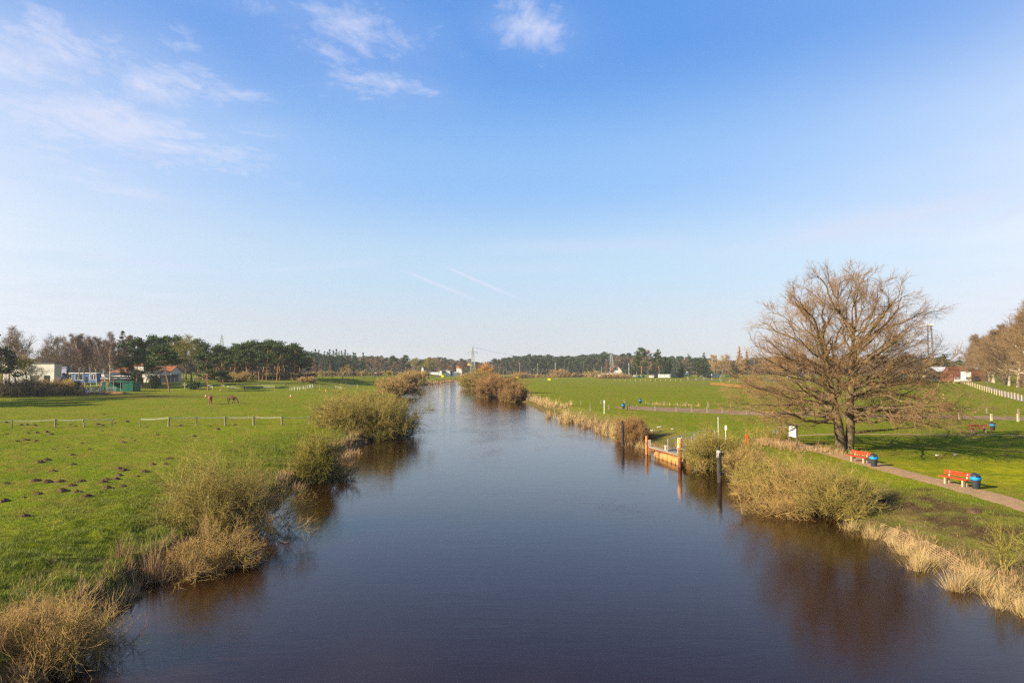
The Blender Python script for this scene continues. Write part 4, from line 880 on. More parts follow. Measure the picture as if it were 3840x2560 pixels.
# ------------------------------------------------------------------ buildings
def building(name, label, X0, X1, D, eave, ridge=None, depth=8., wall=M_offw, roof=M_tile, kind='gable', wins=(), doors=(), D1=None, cat='house', chim=None, over=.35, fascia=None, base=None):
    """front wall between photograph columns X0 and X1 at depth D (D1 at the right end)"""
    D1 = D1 or D; a = np.array([D * (X0 - 1920) / FPX, D]); b = np.array([D1 * (X1 - 1920) / FPX, D1])
    w_ = float(np.hypot(*(b - a))); rz = math.atan2(b[1] - a[1], b[0] - a[0]); c = (a + b) / 2
    z0 = gz(c[0], c[1]) if base is None else base; Dm = (D + D1) / 2
    he = CAMZ + Dm * (1383 - eave) / FPX - z0; hr = (CAMZ + Dm * (1383 - ridge) / FPX - z0 - he) if ridge else 0
    o = thing(name, label, cat, (c[0], c[1], z0), rz)
    m = MB(); m.box((0, depth / 2, he / 2 - .2), (w_, depth, he + .4))
    if kind == 'gablef':           # gable end towards the camera
        m.put([(-w_/2, 0, he), (w_/2, 0, he), (0, 0, he + hr), (-w_/2, depth, he), (w_/2, depth, he), (0, depth, he + hr)], [(0, 1, 2), (4, 3, 5)])
    elif kind == 'gable':
        m.put([(-w_/2, 0, he), (-w_/2, depth, he), (-w_/2, depth/2, he + hr), (w_/2, 0, he), (w_/2, depth, he), (w_/2, depth/2, he + hr)], [(0, 2, 1), (3, 4, 5)])
    m.build('wall', wall, o)
    r = MB(); t = .22
    def slab(q):
        q = np.array(q, float); n = np.cross(q[1] - q[0], q[3] - q[0]); n = n / np.linalg.norm(n) * t; n *= np.sign(n[2]) or 1
        r.put(np.vstack([q, q + n]), [(0,1,2,3)[::-1],(4,5,6,7),(0,1,5,4),(1,2,6,5),(2,3,7,6),(3,0,4,7)])
    W2, O = w_ / 2 + over, over
    if kind == 'gable':
        k = hr / (depth / 2); slab([(-W2, -O, he - k*O + .02), (W2, -O, he - k*O + .02), (W2, depth/2, he + hr + .02), (-W2, depth/2, he + hr + .02)]); slab([(W2, depth + O, he - k*O + .02), (-W2, depth + O, he - k*O + .02), (-W2, depth/2 , he + hr + .02), (W2, depth/2, he + hr + .02)])
    elif kind == 'gablef':
        k = hr / (w_ / 2); slab([(-W2, depth + O, he - k*O), (-W2, -O, he - k*O), (0, -O, he + hr + .02), (0, depth + O, he + hr + .02)]); slab([(W2, -O, he - k*O), (W2, depth + O, he - k*O), (0, depth + O, he + hr + .02), (0, -O, he + hr + .02)])
    elif kind == 'hip':
        i_ = min(w_, depth) / 2 * .9; r.put([(-W2, -O, he), (W2, -O, he), (W2, depth + O, he), (-W2, depth + O, he), (-w_/2 + i_, depth/2, he + hr), (w_/2 - i_, depth/2, he + hr)], [(0,1,5,4),(1,2,5),(2,3,4,5),(3,0,4),(0,3,2,1)])
    else:
        r.box((0, depth / 2, he + .14), (w_ + 2 * over, depth + 2 * over, .24))
    ro = r.build('roof', roof, o)
    if fascia: f = MB(); f.box((0, -over - .05, he + .05), (w_ + 2 * over + .1, .08, .38)); f.build('fascia', fascia, o)
    if chim: f = MB(); f.box((chim * w_ / 2, depth / 2, he + hr + .1), (.7, .7, 1.6)); f.build('chimney', M_brick, ro)
    for (fx, fz, ww, wh) in wins:
        f = MB(); x = fx * w_ / 2
        for q in ((-ww/2, 0, .1, wh), (ww/2, 0, .1, wh)): f.box((x + q[0], -.03, fz), (.12, .1, wh + .12))
        for q in (-wh/2, wh/2): f.box((x, -.03, fz + q), (ww - .12, .1, .12))
        if ww > 1.4: f.box((x, -.03, fz), (.07, .08, wh - .12))
        wo = f.build('window', M_white, o); g_ = MB(); g_.box((x, -.01, fz), (ww - .13, .05, wh - .13)); g_.build('pane', M_glass, wo)
    for (fx, ww, wh, mm) in doors:
        f = MB(); f.box((fx * w_ / 2, -.03, wh / 2), (ww, .08, wh)); f.build('door', mm, o)
    return o
building('industrial_hall', 'long white windowless hall with dark roof edge behind the bare trees', 10, 205, 243, 1362, None, 4, M_hall, M_roofg, 'flat', D1=243, cat='hall', doors=[(.72, 2.2, 4.6, M_dark), (.25, 3, 4.6, M_roofg)], base=1.3)
building('hall_annexe', 'pale lavender block with metal roof right of the white hall', 206, 250, 262, 1378, None, 3, M_lav, M_metalr, 'flat', cat='building')
building('blue_house', 'low flat-roofed house clad in bright blue boards behind the birches', 236, 364, 258, 1400, None, 3, M_blue, M_white, 'flat', wins=[(-.56,2.0,1.7,2.2),(-.02,2.0,3.0,2.2),(.72,2.0,1.6,2.0),(.9,2.0,.9,2.0)], doors=[(-.9,1.1,2.1,M_white),(.38,1.2,2.1,M_dark)], cat='house')
building('flat_annexe', 'pale flat-roofed annexe with a dark doorway left of the blue boards', 207, 234.5, 257, 1399, None, 3, M_lav, M_white, 'flat', doors=[(.1,2.2,2.2,M_dark)], cat='annexe')
building('white_annexe', 'small pinkish white annexe right of the blue boards', 367, 392, 263, 1399, None, 3, M_offw, M_roofg, 'flat', doors=[(.1,1.0,2.0,M_dark)], cat='annexe')
building('tiled_house', 'house with orange tiled hipped roof behind the grey garages', 408, 494, 292, 1396, 1374, 10, M_offw, M_tile, 'hip', wins=[(0,2.0,1.6,1.2)], chim=.2)
building('dark_gabled_house', 'house with steep dark roof and timbered gable above the orange hip roof', 430, 476, 304, 1378, 1346, 10, mat('timber_brown', (.13,.085,.05), (.18,.12,.07), 3, .9), M_tiled, 'gablef', wins=[(0,6.5,1.6,1.1)])
building('dark_roofed_house', 'house with long dark maroon roof right of the timbered gable', 474, 520, 300, 1388, 1360, 9, M_brick, M_tiled, 'gable', chim=-.5)
building('grey_garage', 'low grey-roofed garage row below the orange hip roof', 398, 508, 272, 1410, 1397, 7, M_roofg, M_roofg, 'gable', doors=[(-.6,2.4,2.1,M_dark),(-.1,2.4,2.1,M_dark),(.4,2.4,2.1,M_dark)], cat='garage', fascia=M_offw)
building('brick_shed', 'long low shed with sunlit end coloured orange, red bricks and white roof edge', 386, 512, 243, 1419, None, 5, M_brick, M_roofg, 'flat', cat='shed', fascia=M_white)
f = MB(); f.box((0, 0, 0), (4.2, .06, 2.1)); q = XD(403, 242.5); sh = thing('sunlit_panel', 'left end of the brick shed coloured brighter orange for the sun on it', 'wall', (q[0], q[1], q[2] + 1.1)); f.build('panel', M_sunorange, sh)  # panel colour carries the sunlight on the shed's left end
building('small_tiled_house', 'distant house with bright orange gable roof between pine trunks', 504, 540, 300, 1370, 1354, 8, M_offw, M_tile, 'gable')
building('long_tiled_house', 'white house with a long orange tiled roof behind the lone pine', 570, 642, 276, 1392, 1374, 9, M_offw, M_tile, 'gable', chim=.4)
building('white_bungalow', 'cream white bungalow with dark low roof and open porch beside the lone pine', 536, 602, 262, 1398, 1390, 8, M_offw, M_roofg, 'gable', wins=[(-.3,1.9,1.1,1.1),(.35,1.9,1.3,1.2)], cat='bungalow')
pc = XD(622, 261); po = thing('porch', 'dark flat-roofed porch on slim posts right of the cream bungalow', 'porch', pc)
f = MB(); f.box((0, 3, 2.9), (4.6, 6, .25)); f.build('roof', M_roofg, po); f = MB(); f.box((0, 5.8, 1.4), (4.4, .15, 2.7)); f.build('back_wall', M_lav, po)
for sx in (-2.1, 0, 2.1): f = MB(); f.box((sx, .1, 1.38), (.14, .14, 2.78)); f.build('post', M_postd, po)

# green shelter
s0 = XD(439, 219); so = thing('horse_shelter', 'open field shelter roofed and sided with green tarpaulin', 'shelter', s0, .05)
xs = np.linspace(-5.2, 5.2, 14); yy = np.linspace(0, 5, 6); rgs = np.random.default_rng(4)
zz = np.array([[2.95 + .55 * (1 - abs(x + .3) / 5.5) + .10 * rgs.normal() for x in xs] for y in yy]); zz[0] -= .2
V = np.array([(x, y, zz[j, i]) for j, y in enumerate(yy) for i, x in enumerate(xs)]); n_ = len(xs)
F = [(j * n_ + i, j * n_ + i + 1, (j + 1) * n_ + i + 1, (j + 1) * n_ + i) for j in range(5) for i in range(n_ - 1)]
rf = add('tarpaulin_roof', mesh_np('tarpaulin_roof', V, np.array(F), smooth=True), M_tarp, so); md = rf.modifiers.new('s', 'SOLIDIFY'); md.thickness = .05
f = MB(); f.box((3.6, -.02, 1.4), (3.2, .08, 2.7)); f.box((5.15, 2.5, 1.4), (.08, 5, 2.7)); f.box((0, 4.9, 1.4), (10.2, .08, 2.7)); f.build('tarpaulin_wall', M_tarp, so)
f = MB()
for k in range(5): f.put([(-4.6 + .28*k, .0 - .1*(k % 2), .5), (-4.3 + .28*k, -.1 + .1*(k % 2), .5), (-4.3 + .2*k, .1, 2.95), (-4.6 + .2*k, .1, 2.95)], [(0,1,2,3)])
f.build('tarpaulin_flap', M_tarp, so)
for x in (-5, -2.9, -.9, 1.3, 2.0): f = MB(); f.tube([(x, .05, -.2), (x, .05, 2.9)], .06, 6); f.build('pole', M_steel, so)
def pen_panel(loc, rz, w_=3.2, h=1.6, label='', top=False, m=M_steel):
    o = thing('pen_panel', label, 'gate', loc, rz, 'metal pen panels by the shelter'); f = MB()
    for k in range(6): f.tube([(-w_/2, 0, .25 + k * (h - .25) / 5), (w_/2, 0, .25 + k * (h - .25) / 5)], .035, 6)
    f.build('rails', m, o)
    for x in (-w_/2, w_/2): f = MB(); f.tube([(x, 0, -.1), (x, 0, h + (.8 if top else .1))], .05, 6); f.build('upright', m, o)
    if top: f = MB(); f.tube([(-w_/2, 0, h + .8), (w_/2, 0, h + .8)], .05, 6); f.build('top_bar', m, o)
pp = [((352, 214), .5, 3.4, 1.5, 'metal pen panel left of the tall gate frame', 0), ((370, 212), -.15, 3.0, 1.6, 'tall framed metal gate left of the green shelter', 1), ((341, 208), -.7, 3.2, 1.4, 'tilted metal pen panel beside the white sacks', 0), ((405, 213), .1, 3.4, 1.2, 'low pen panel with green boards in front of the shelter', 0), ((420, 217), .05, 3.0, 1.5, 'pen panel standing in the shelter opening', 0)]
for (X, D), rz, w_, h, lb, tp in pp: pen_panel(XD(X, D), rz, w_, h, lb, tp, M_tarp if 'green boards' in lb else M_steel)
def heap(name, label, loc, rx, ry, rz_, m, seed=0, cat='heap', group=None, amp=.25, proto_=None):
    r = np.random.default_rng(seed); nu, nv = 18, 7; V = [(0, 0, rz_)]
    for j in range(1, nv + 1):
        f_ = j / nv
        for i in range(nu):
            a = 6.283 * i / nu; k = 1 + amp * r.normal() * .5
            V.append((rx * f_ * math.cos(a) * k, ry * f_ * math.sin(a) * k, rz_ * (1 - f_ ** 1.6) * (1 + amp * r.normal()) - (.08 if j == nv else 0)))
    F3 = [(0, 1 + i, 1 + (i + 1) % nu) for i in range(nu)]; F4 = [(1 + (j - 1) * nu + i, 1 + j * nu + i, 1 + j * nu + (i + 1) % nu, 1 + (j - 1) * nu + (i + 1) % nu) for j in range(1, nv) for i in range(nu)]
    o = add(name, mesh_np(name, V, [np.array(F3), np.array(F4)], smooth=True), m, None, loc); return tag(o, label, cat, group)
heap('sack_heap', 'heap of whitish sacks in front of the metal panels', XD(322, 206), 2.2, 1.0, 1.1, mat('sacks', (.55, .47, .44), (.40, .34, .32), 2, .8, .5, 4), 1)
heap('manure_heap', 'brown muck heap before the green shelter entrance', XD(418, 205), 4.5, 1.6, .5, M_manure, 2)
heap('manure_heap', 'longer brown muck heap left below the metal panels', XD(345, 198), 6, 1.6, .45, M_manure, 3)
heap('manure_heap', 'yellowish straw heap right of the muck by the shelter', XD(450, 203), 3.5, 1.2, .4, mat('straw', (.30, .17, .06), (.20, .11, .05), 2, .95, .8, 8), 4)
heap('straw_heap', 'small golden straw pile near the porch posts', XD(623, 250), 2.2, 1.0, .8, mat('straw_gold', (.42, .28, .10), (.32, .2, .08), 2, .95, .8, 8), 5)
heap('tarpaulin_heap', 'crumpled green tarpaulin lump left of the metal panels', XD(313, 212), 1.6, 1.0, 1.5, M_tarp, 6)
tb = XD(356, 208); o = thing('timber_pile', 'loose pile of pale boards leaning on the metal panels', 'timber', tb)
rgs = np.random.default_rng(8)
for k in range(9):
    f = MB(); a = rgs.uniform(0, 3.14); x, y = rgs.uniform(-2.2, 2.2), rgs.uniform(-.6, .6); L_ = rgs.uniform(.8, 1.5); f.bar((x - math.cos(a) * L_, y, .1), (x + math.cos(a) * L_, y + .3, rgs.uniform(.4, 1.5)), .16, .06); f.build('board', M_postp, o)

# centre houses beyond the bend
building('red_roofed_house', 'white walled house with red hipped roof beyond the river bend', 1672, 1698, 690, 1379, 1368, 12, M_tiled, M_tiler, 'hip', wins=[(0,6.2,2,1.4)])
building('white_extension', 'white extension below the red hipped roof', 1671, 1688, 684, 1389, None, 5, M_white, M_white, 'flat', wins=[], cat='annexe')
building('orange_roofed_house', 'white house with small orange roof and yellow verge left of the pylon', 1712, 1732, 690, 1380, 1371, 10, M_white, M_tile, 'gable', wins=[(-.4,2.6,2.2,1.6),(.4,2.6,1.4,1.6)], fascia=M_yel)
building('yellow_gabled_house', 'house with bright yellow triangular gable just left of the pylon', 1750, 1766, 730, 1370, 1357, 10, M_dark, M_tiled, 'gablef', cat='house')
q = at_y(1758, 1370, 728); yo = thing('gable_cladding', 'bright yellow boarded triangle on the gable left of the pylon', 'cladding', q)
f = MB(); f.put([(-2.3, 0, 0), (2.3, 0, 0), (0, 0, 3.3), (-2.3, .15, 0), (2.3, .15, 0), (0, .15, 3.3)], [(0,1,2),(5,4,3),(0,3,4,1),(1,4,5,2),(2,5,3,0)]); f.build('boards', M_yel, yo)
building('white_shed', 'small white shed with dark roof left of the red roofed house', 1645, 1656, 680, 1388, 1384, 6, M_white, M_tiled, 'gable', cat='shed')
building('white_wall', 'long low white wall left of the red roofed house', 1612, 1650, 690, 1396, None, .5, M_white, M_white, 'flat', cat='wall', over=.05)
building('white_wall', 'low white wall between the two houses beyond the bend', 1697, 1710, 688, 1395, None, .5, M_white, M_white, 'flat', cat='wall', over=.05)
building('white_bungalow', 'tiny white house far among the trees left of the bend', 1580, 1588, 800, 1378, 1372, 6, M_white, M_tiled, 'gablef')
# camp house and farm
building('gabled_house', 'white gabled house with red roof at the left end of the camp', 2294, 2334, 560, 1393, 1370, 10, M_offw, M_tiler, 'gablef', wins=[(-.1,6.8,2.4,1.6),(-.5,2.2,1.6,1.4),(.4,2.2,2.0,1.4)], chim=-.2, over=.7)
building('farmhouse', 'farmhouse with large dark red roof and brick walls right of the oak', 3572, 3624, 400, 1409, 1375, 11, M_brick, M_tiler, 'gable', wins=[(-.6,1.8,1.6,1.2),(-.1,1.8,1.6,1.2)], doors=[(.75,1.2,2.2,M_white)])
building('farmhouse', 'brick farmhouse wing with red roof behind the avenue', 3640, 3690, 392, 1411, 1384, 9, M_brick, M_tiler, 'gable', wins=[(-.5,1.8,2.0,1.2),(.2,1.8,1.4,1.2)])
building('white_gable', 'white dormer block between the two red farm roofs', 3618, 3640, 388, 1392, None, 4, M_white, M_roofg, 'flat', wins=[(0,2,3,1.2)], cat='building')
building('metal_barn', 'barn with pale metal roof left of the red farmhouse', 3515, 3570, 420, 1392, 1377, 12, M_dark, M_metalr, 'gable', cat='barn')
building('white_wall', 'white garden wall before the red farmhouse', 3578, 3612, 386, 1424, None, .4, M_white, M_white, 'flat', cat='wall', over=.03)

# ------------------------------------------------------------------ caravans, tents, boats
def caravan(X, D, wpx, hpx, label, m=M_white, name='caravan', cat='caravan', long=False, roofm=None):
    loc = XD(X, D); s = D / FPX; W_, H_ = wpx * s, hpx * s; o = thing(name, label, cat, loc)
    f = MB(); z0 = .45 if not long else .2
    pr = [(-W_/2, z0), (-W_/2 - .02, H_ * .55), (-W_/2 + .35, H_ - .1), (-W_/2 + .6, H_), (W_/2 - .5, H_), (W_/2 - .2, H_ - .12), (W_/2, H_ * .5), (W_/2 - .1, z0)]
    V = [(x, 0, z) for x, z in pr] + [(x, 2.4, z) for x, z in pr]; n = len(pr)
    f.put(V, [tuple(range(n)), tuple(range(n, 2 * n))[::-1]] + [(i, i + n, (i + 1) % n + n, (i + 1) % n) for i in range(n)]); f.build('body', m, o)
    for x in np.linspace(-W_/2 + .9, W_/2 - .9, max(2, int(W_ / 2.6))):
        f = MB(); f.box((x, -.03, H_ * .62), (.9, .04, .55)); f.build('window', M_glass, o)
    if roofm: f = MB(); f.box((0, 1.2, H_ + .12), (W_ + .3, 2.8, .14)); f.build('roof', roofm, o)
    if not long:
        for x in (-.5, .5): f = MB(); f.tube([(x, -.05, .33), (x, .2, .33)], .33, 10); f.build('wheel', M_dark, o)
    return o
for a in [(2251,560,15,12,'white caravan at the left end of the camp, before the tan bush'),(2272,552,26,16,'wide white caravan with awning left of the gabled house'),(2296,548,20,15,'white caravan directly before the gabled house, left one'),(2316,548,18,13,'white caravan directly before the gabled house, right one'),
          (2338,548,12,11,'small boxy white caravan under the blue spruce'),(2400,548,10,9,'small pale caravan left of the two bare pine trunks'),(2413,552,9,9,'greenish caravan roof between the two bare pine trunks',M_tarp),
          (2631,540,14,15,'upright white caravan below the big dense spruce'),(2680,545,22,14,'cream caravan with dark window right of the grey awning',M_offw),(2700,535,15,13,'cream motor caravan beside the pale tree stem',M_offw),(2655,560,12,12,'white caravan half hidden behind the grey awning'),
          (1412,640,17,7,'white caravan parked at the far field edge left of the bend'),(2960,540,14,9,'white caravan seen through the left of the oak'),(3010,545,18,10,'white caravan seen through the middle of the oak'),(3390,520,26,12,'white caravan right of the oak trunks'),(3430,525,20,11,'pale caravan between the oak and the farm barn'),(3470,515,12,10,'small white caravan nearest the farm barn')]:
    caravan(*a[:5], m=a[5] if len(a) > 5 else M_white)
caravan(2443, 548, 15, 10, 'short white mobile home left of the dark gap', M_white, 'mobile_home', 'mobile home', True, M_roofg)
caravan(2492, 545, 44, 13, 'long white mobile home with pale roof left of the dark tent', M_white, 'mobile_home', 'mobile home', True, M_metalr)
caravan(2464, 552, 18, 11, 'dark wooden shed between two white mobile homes', M_dark, 'camp_shed', 'shed', True, M_roofg)
def tent(X, D, wpx, hpx, label, m):
    loc = XD(X, D); s = D / FPX; W_, H_ = wpx * s, hpx * s; o = thing('tent', label, 'tent', loc); f = MB(); f.box((0, 2, H_ * .28), (W_, 4, H_ * .56)); f.build('side_wall', m, o)
    f = MB(); w2 = W_ / 2 + .2; f.put([(-w2, -.2, H_*.57), (w2, -.2, H_*.57), (w2, 4.2, H_*.57), (-w2, 4.2, H_*.57), (-W_*.12, 2, H_), (W_*.12, 2, H_)], [(0,1,5,4),(1,2,5),(2,3,4,5),(3,0,4),(0,3,2,1)]); f.build('roof', m, o)
tent(2540, 548, 40, 15, 'large dark blue-grey tent right of the long mobile home', mat('tent_dark', (.03, .035, .05), (.05, .055, .075), 1, .7))
tent(2660, 538, 26, 13, 'grey and blue awning tent under the big spruce', mat('tent_grey', (.11, .12, .17), (.16, .17, .22), 1, .7))
tent(2398, 546, 12, 10, 'green tent left of the bare pine trunks', M_tarp)
tent(2730, 545, 10, 12, 'small green tent left of the leaning pale stems', mat('tent_green', (.03, .08, .035), (.05, .11, .05), 1, .7))
def parasol(X, D, label):
    loc = XD(X, D); o = thing('parasol', label, 'parasol', loc); f = MB(); f.tube([(0, 0, 0), (0, 0, 4.9)], .06, 6); f.build('pole', M_steel, o)
    f = MB(); f.lathe([(2.1, 3.1), (1.2, 3.7), (.75, 4.0)], 12); f.build('canopy', mat('canvas_blue', (.05, .22, .55), (.07, .27, .6), 2, .7), o)
    f = MB(); f.lathe([(.9, 4.4), (.5, 4.8), (.05, 5.0)], 12); f.build('cap', M_white, o)
parasol(2577, 535, 'blue parasol with white cap beside the tiered fir')
def boat(X, D, wpx, label, rz=0):
    loc = XD(X, D); W_ = wpx * D / FPX; o = thing('motor_boat', label, 'boat', loc, rz); f = MB()
    st = np.linspace(-1, 1, 9); V = []; 
    for t in st:
        b = (1 - max(0, t) ** 2.2) * 1.1 + .02; V += [(t * W_/2, -b, 1.5 + .25 * max(0, t)), (t * W_/2, -b * .6, .8), (t * W_/2, 0, .5 + .5 * max(0, t) ** 3), (t * W_/2, b * .6, .8), (t * W_/2, b, 1.5 + .25 * max(0, t))]
    F = [(i*5+k, (i+1)*5+k, (i+1)*5+k+1, i*5+k+1) for i in range(8) for k in range(4)] + [(i*5+4, (i+1)*5+4, (i+1)*5, i*5) for i in range(8)] + [(0,1,2,3,4)]
    f.put(V, F); f.build('hull', M_white, o); f = MB(); f.box((-W_*.1, 0, 1.95), (W_ * .4, 1.4, .8)); f.build('cabin', M_white, o); f = MB(); f.box((-W_*.1, 0, 2.0), (W_ * .36, 1.46, .35)); f.build('window', M_glass, o)
    f = MB(); f.box((0, 0, .3), (W_ * .6, 1.2, .3)); f.build('trailer', M_roofg, o)
boat(2362, 550, 26, 'white cabin boat on a trailer right of the blue spruce'); boat(2381, 545, 18, 'lower white boat beside the cabin boat'); boat(2650, 575, 12, 'white boat behind the camp awning', .2)
for X_b, lb_ in ((2275, 'left'), (2318, 'right')): shrub('brush', f'low brown brush before the white gabled house, {lb_} half', XD(X_b, 512), 2.6, 15, stems=80, n2=8, n3=6, r=.06, mats=(T_brown, T_tanw), seed=140 + X_b, base=.3, flop=88, cat='brush')

# ------------------------------------------------------------------ poles, signs, cones
def pole(name, label, X, Yt, Yb, wpx, m, cat='pole', head=None, loc=None, extra=None):
    b = PT(X, Yb) if loc is None else loc; s = S_at(b); h = hgt(b, Yt); o = thing(name, label, cat, b)
    f = MB(); f.tube([(0, 0, -.3), (0, 0, h)], max(wpx * s / 2, .02), 8); f.build('pole', m, o)
    if head == 'lamp': f = MB(); f.ell((.25, 0, h), (.55, .3, .18)); f.build('lamp_head', M_white, o)
    if head == 'flag': f = MB(); f.box((.02, -.06, h - 1), (.25, .04, 2.0)); f.build('flag_roll', M_white, o)
    if head == 'oval': f = MB(); f.box((0, -.04, h - .24), (.22, .03, .45)); f.build('sign_plate', M_white, o)
    if head == 'cross': f = MB(); f.bar((-.35, 0, h), (.45, 0, h), .05); f.bar((-.12, 0, h * .52), (.2, 0, h * .52), .05); f.build('cross_arm', M_postd, o)
    if head == 'yellow': f = MB(); f.box((0, -.05, h - .7), (1.8, .06, 1.3)); f.build('sign_plate', M_pad, o)
    if head == 'frame': f = MB(); f.bar((-1.1, 0, h), (1.1, 0, h), .3, .4); f.build('cross_beam', M_post, o); f = MB(); f.tube([(.8, 0, -.3), (.8, 0, h)], .12, 6); f.build('pole', m, o)
    return o
pole('light_mast', 'slim white light mast before the far pine wood, right of the tan bush gap', 2082, 1362, 1405, .9, M_white, head='lamp', loc=XD(2082, 640))
pole('light_mast', 'slim light mast above the reddish bush, left one', 1948, 1362, 1405, .8, M_steel, head='lamp', loc=XD(1948, 640))
pole('light_mast', 'small light mast between the two taller masts', 2016, 1364, 1405, .8, M_steel, head='lamp', loc=XD(2016, 660))
pole('flag_mast', 'white flag mast right of the blue spruce in the camp', 2358, 1361, 1400, 1.3, M_white, head='flag', loc=XD(2358, 560))
pole('boat_mast', 'leaning bluish mast at the left of the camp', 2256, 1375, 1402, 1.0, M_metalr, loc=XD(2256, 565))
pole('timber_pole', 'wooden pole with notch in the far meadow right of the masts', 2193, 1391, 1408, 1.2, M_postp, loc=XD(2193, 600))
pole('timber_goal', 'two-legged wooden frame standing alone in the far meadow', 2085, 1405, 1424, 1.0, M_post, head='frame', cat='frame')
pole('river_sign', 'yellow river sign on a post at the far left bank', 1659, 1406, 1420, .8, M_steel, 'sign', 'yellow')
pole('river_sign', 'yellow river sign at the top of the reddish bush', 1938, 1410, 1424, .8, M_steel, 'sign', 'yellow')
pole('river_sign', 'yellow plate low in the far meadow left of the timber frame', 2059, 1418, 1426, .8, M_steel, 'sign', 'yellow')
pole('marker_pole', 'white pole with a plate on top above the reed bank', 2266, 1500, 1551, 2.6, M_white, 'sign', 'oval')
pole('marker_pole', 'tall white pole with dark cross arms behind the yellow willow', 2694, 1561, 1660, 2.4, M_white, 'pole', 'cross')
pole('sign_post', 'shorter pole with a white plate behind the yellow willow', 2722, 1593, 1662, 2.6, M_white, 'sign', 'oval')
def stake():
    b = PT(2800, 1684); o = thing('red_stake', 'short bright red board stake at the edge of the dry grass', 'stake', b); f = MB(); f.box((0, 0, .65), (.16, .06, 1.5)); f.build('board', M_stakered, o)
stake()
def cone(X, Yb, label):
    b = PT(X, Yb); o = thing('traffic_cone', label, 'traffic cone', b, 0, None, .62)
    f = MB(); f.box((0, 0, .06), (.75, .75, .1)); f.build('base', M_stakered, o); f = MB(); f.lathe([(.30, .1), (.08, 1.15), (.05, 1.18)], 12); f.build('cone', M_stakered, o)
    for z, r1 in ((.38, .25), (.78, .165)): f = MB(); f.lathe([(r1, z), (r1 - .055, z + .22)], 12); f.build('stripe', M_white, o)
cone(771, 1489, 'striped cone just left of the front-facing horse'); cone(826, 1466, 'small striped cone above the two horses near the paddock fence'); cone(1090, 1489, 'striped cone standing alone right of the horses'); cone(1221, 1468, 'striped cone nearest the river bank willows')

# ------------------------------------------------------------------ pylons and mast
def pylon(X, D, topY, arms, label, wb=6.0, wt=.7, bar_=.24, waist=.8):
    loc = XD(X, D); h = hgt(loc, topY); o = thing('power_pylon', label, 'pylon', loc, .25); f = MB()
    def wd(z): return np.interp(z / h, [0, waist, 1], [wb, wt * 1.8, .25])
    zs = [0.]; 
    while zs[-1] < h * .97: zs.append(zs[-1] + max(1.2, wd(zs[-1]) * .95))
    zs[-1] = h
    for sx, sy in ((-1,-1),(1,-1),(1,1),(-1,1)):
        for a, b in zip(zs[:-1], zs[1:]): f.bar((sx*wd(a)/2, sy*wd(a)/2, a), (sx*wd(b)/2, sy*wd(b)/2, b), bar_)
    for a, b in zip(zs[:-1], zs[1:]):
        for s in (-1, 1):
            f.bar((-wd(a)/2, s*wd(a)/2, a), (wd(b)/2, s*wd(b)/2, b), bar_*.6); f.bar((wd(a)/2, s*wd(a)/2, a), (-wd(b)/2, s*wd(b)/2, b), bar_*.6)
            f.bar((s*wd(a)/2, -wd(a)/2, a), (s*wd(b)/2, wd(b)/2, b), bar_*.6)
    f.build('lattice_tower', M_pyl, o)
    for (Ya, Lh) in arms:
        z = CAMZ + D * (1383 - Ya) / FPX - loc[2]; f = MB(); wz = wd(z)
        for s in (-1, 1):
            f.bar((0, -wz/2, z), (s * Lh, 0, z), bar_*.8); f.bar((0, wz/2, z), (s * Lh, 0, z), bar_*.8); f.bar((0, 0, z + 2.0), (s * Lh, 0, z), bar_*.7)
        ao = f.build('cross_arm', M_pyl, o)
        for s in (-1, 1): f = MB(); f.tube([(s * Lh, 0, z), (s * Lh, 0, z - 1.8)], .16, 5); f.build('insulator', M_tiled, ao)
    return o
pylon(831, 900, 1254, [], 'tall narrow lattice tower behind the pine grove', 11, 1.2, .42, .9)
pylon(1773, 690, 1298, [(1321, 4.6)], 'lattice pylon with one cross arm beside the yellow gabled house', 5.2, 1.0, .3, .8)
pylon(2293, 800, 1322, [(1338, 5.2), (1351, 7.4)], 'lattice pylon with two wide cross arms above the white gabled house', 5, 1.1, .3, .8)
ml = XD(3490, 560); mo = thing('radio_mast', 'twin legged mast with a platform of lights behind the oak crown', 'mast', ml); hm = hgt(ml, 1222)
for sx, tx in ((-1.9, -1.9), (2.9, .9)):
    f = MB(); n = 22
    for k in range(n):
        a, b = k / n, (k + 1) / n; xa, xb = sx + (tx - sx) * a, sx + (tx - sx) * b
        for q in (-.45, .45): f.bar((xa + q, 0, a * hm), (xb + q, 0, b * hm), .24)
        f.bar((xa - .45, 0, a * hm), (xb + .45, 0, b * hm), .16); f.bar((xa + .45, 0, a * hm), (xb - .45, 0, b * hm), .16)
    f.build('lattice_leg', M_postd, mo)
f = MB(); f.box((-.5, 0, hm), (5.6, 2, .5)); f.box((-.5, 0, hm - 2.2), (4.8, 1.6, .3)); f.build('platform', M_postd, mo)
for x in (-3.0, -1.2, .6, 2.0): f = MB(); f.box((x, -.4, hm + 1.1), (.9, .5, 1.6)); f.build('antenna', M_white, mo)
# overhead wires
f = MB()
def wire(a, b, sag, rad=.09):
    t = np.linspace(0, 1, 13); P = [(a[0] + (b[0]-a[0]) * q, a[1] + (b[1]-a[1]) * q, a[2] + (b[2]-a[2]) * q - sag * 4 * q * (1-q)) for q in t]; f.tube(P, rad, 4)
pa, pb = at_y(831, 1256, 900), at_y(1773, 1300, 690); wire(pa, pb, 9); wire(at_y(560, 1261, 900), pa, 4)
pc_ = at_y(2293, 1324, 800); wire(pb, pc_, 9)
o = f.build('power_wire', M_pyl); tag(o, 'thin overhead wires sagging between the lattice pylons', 'wire')
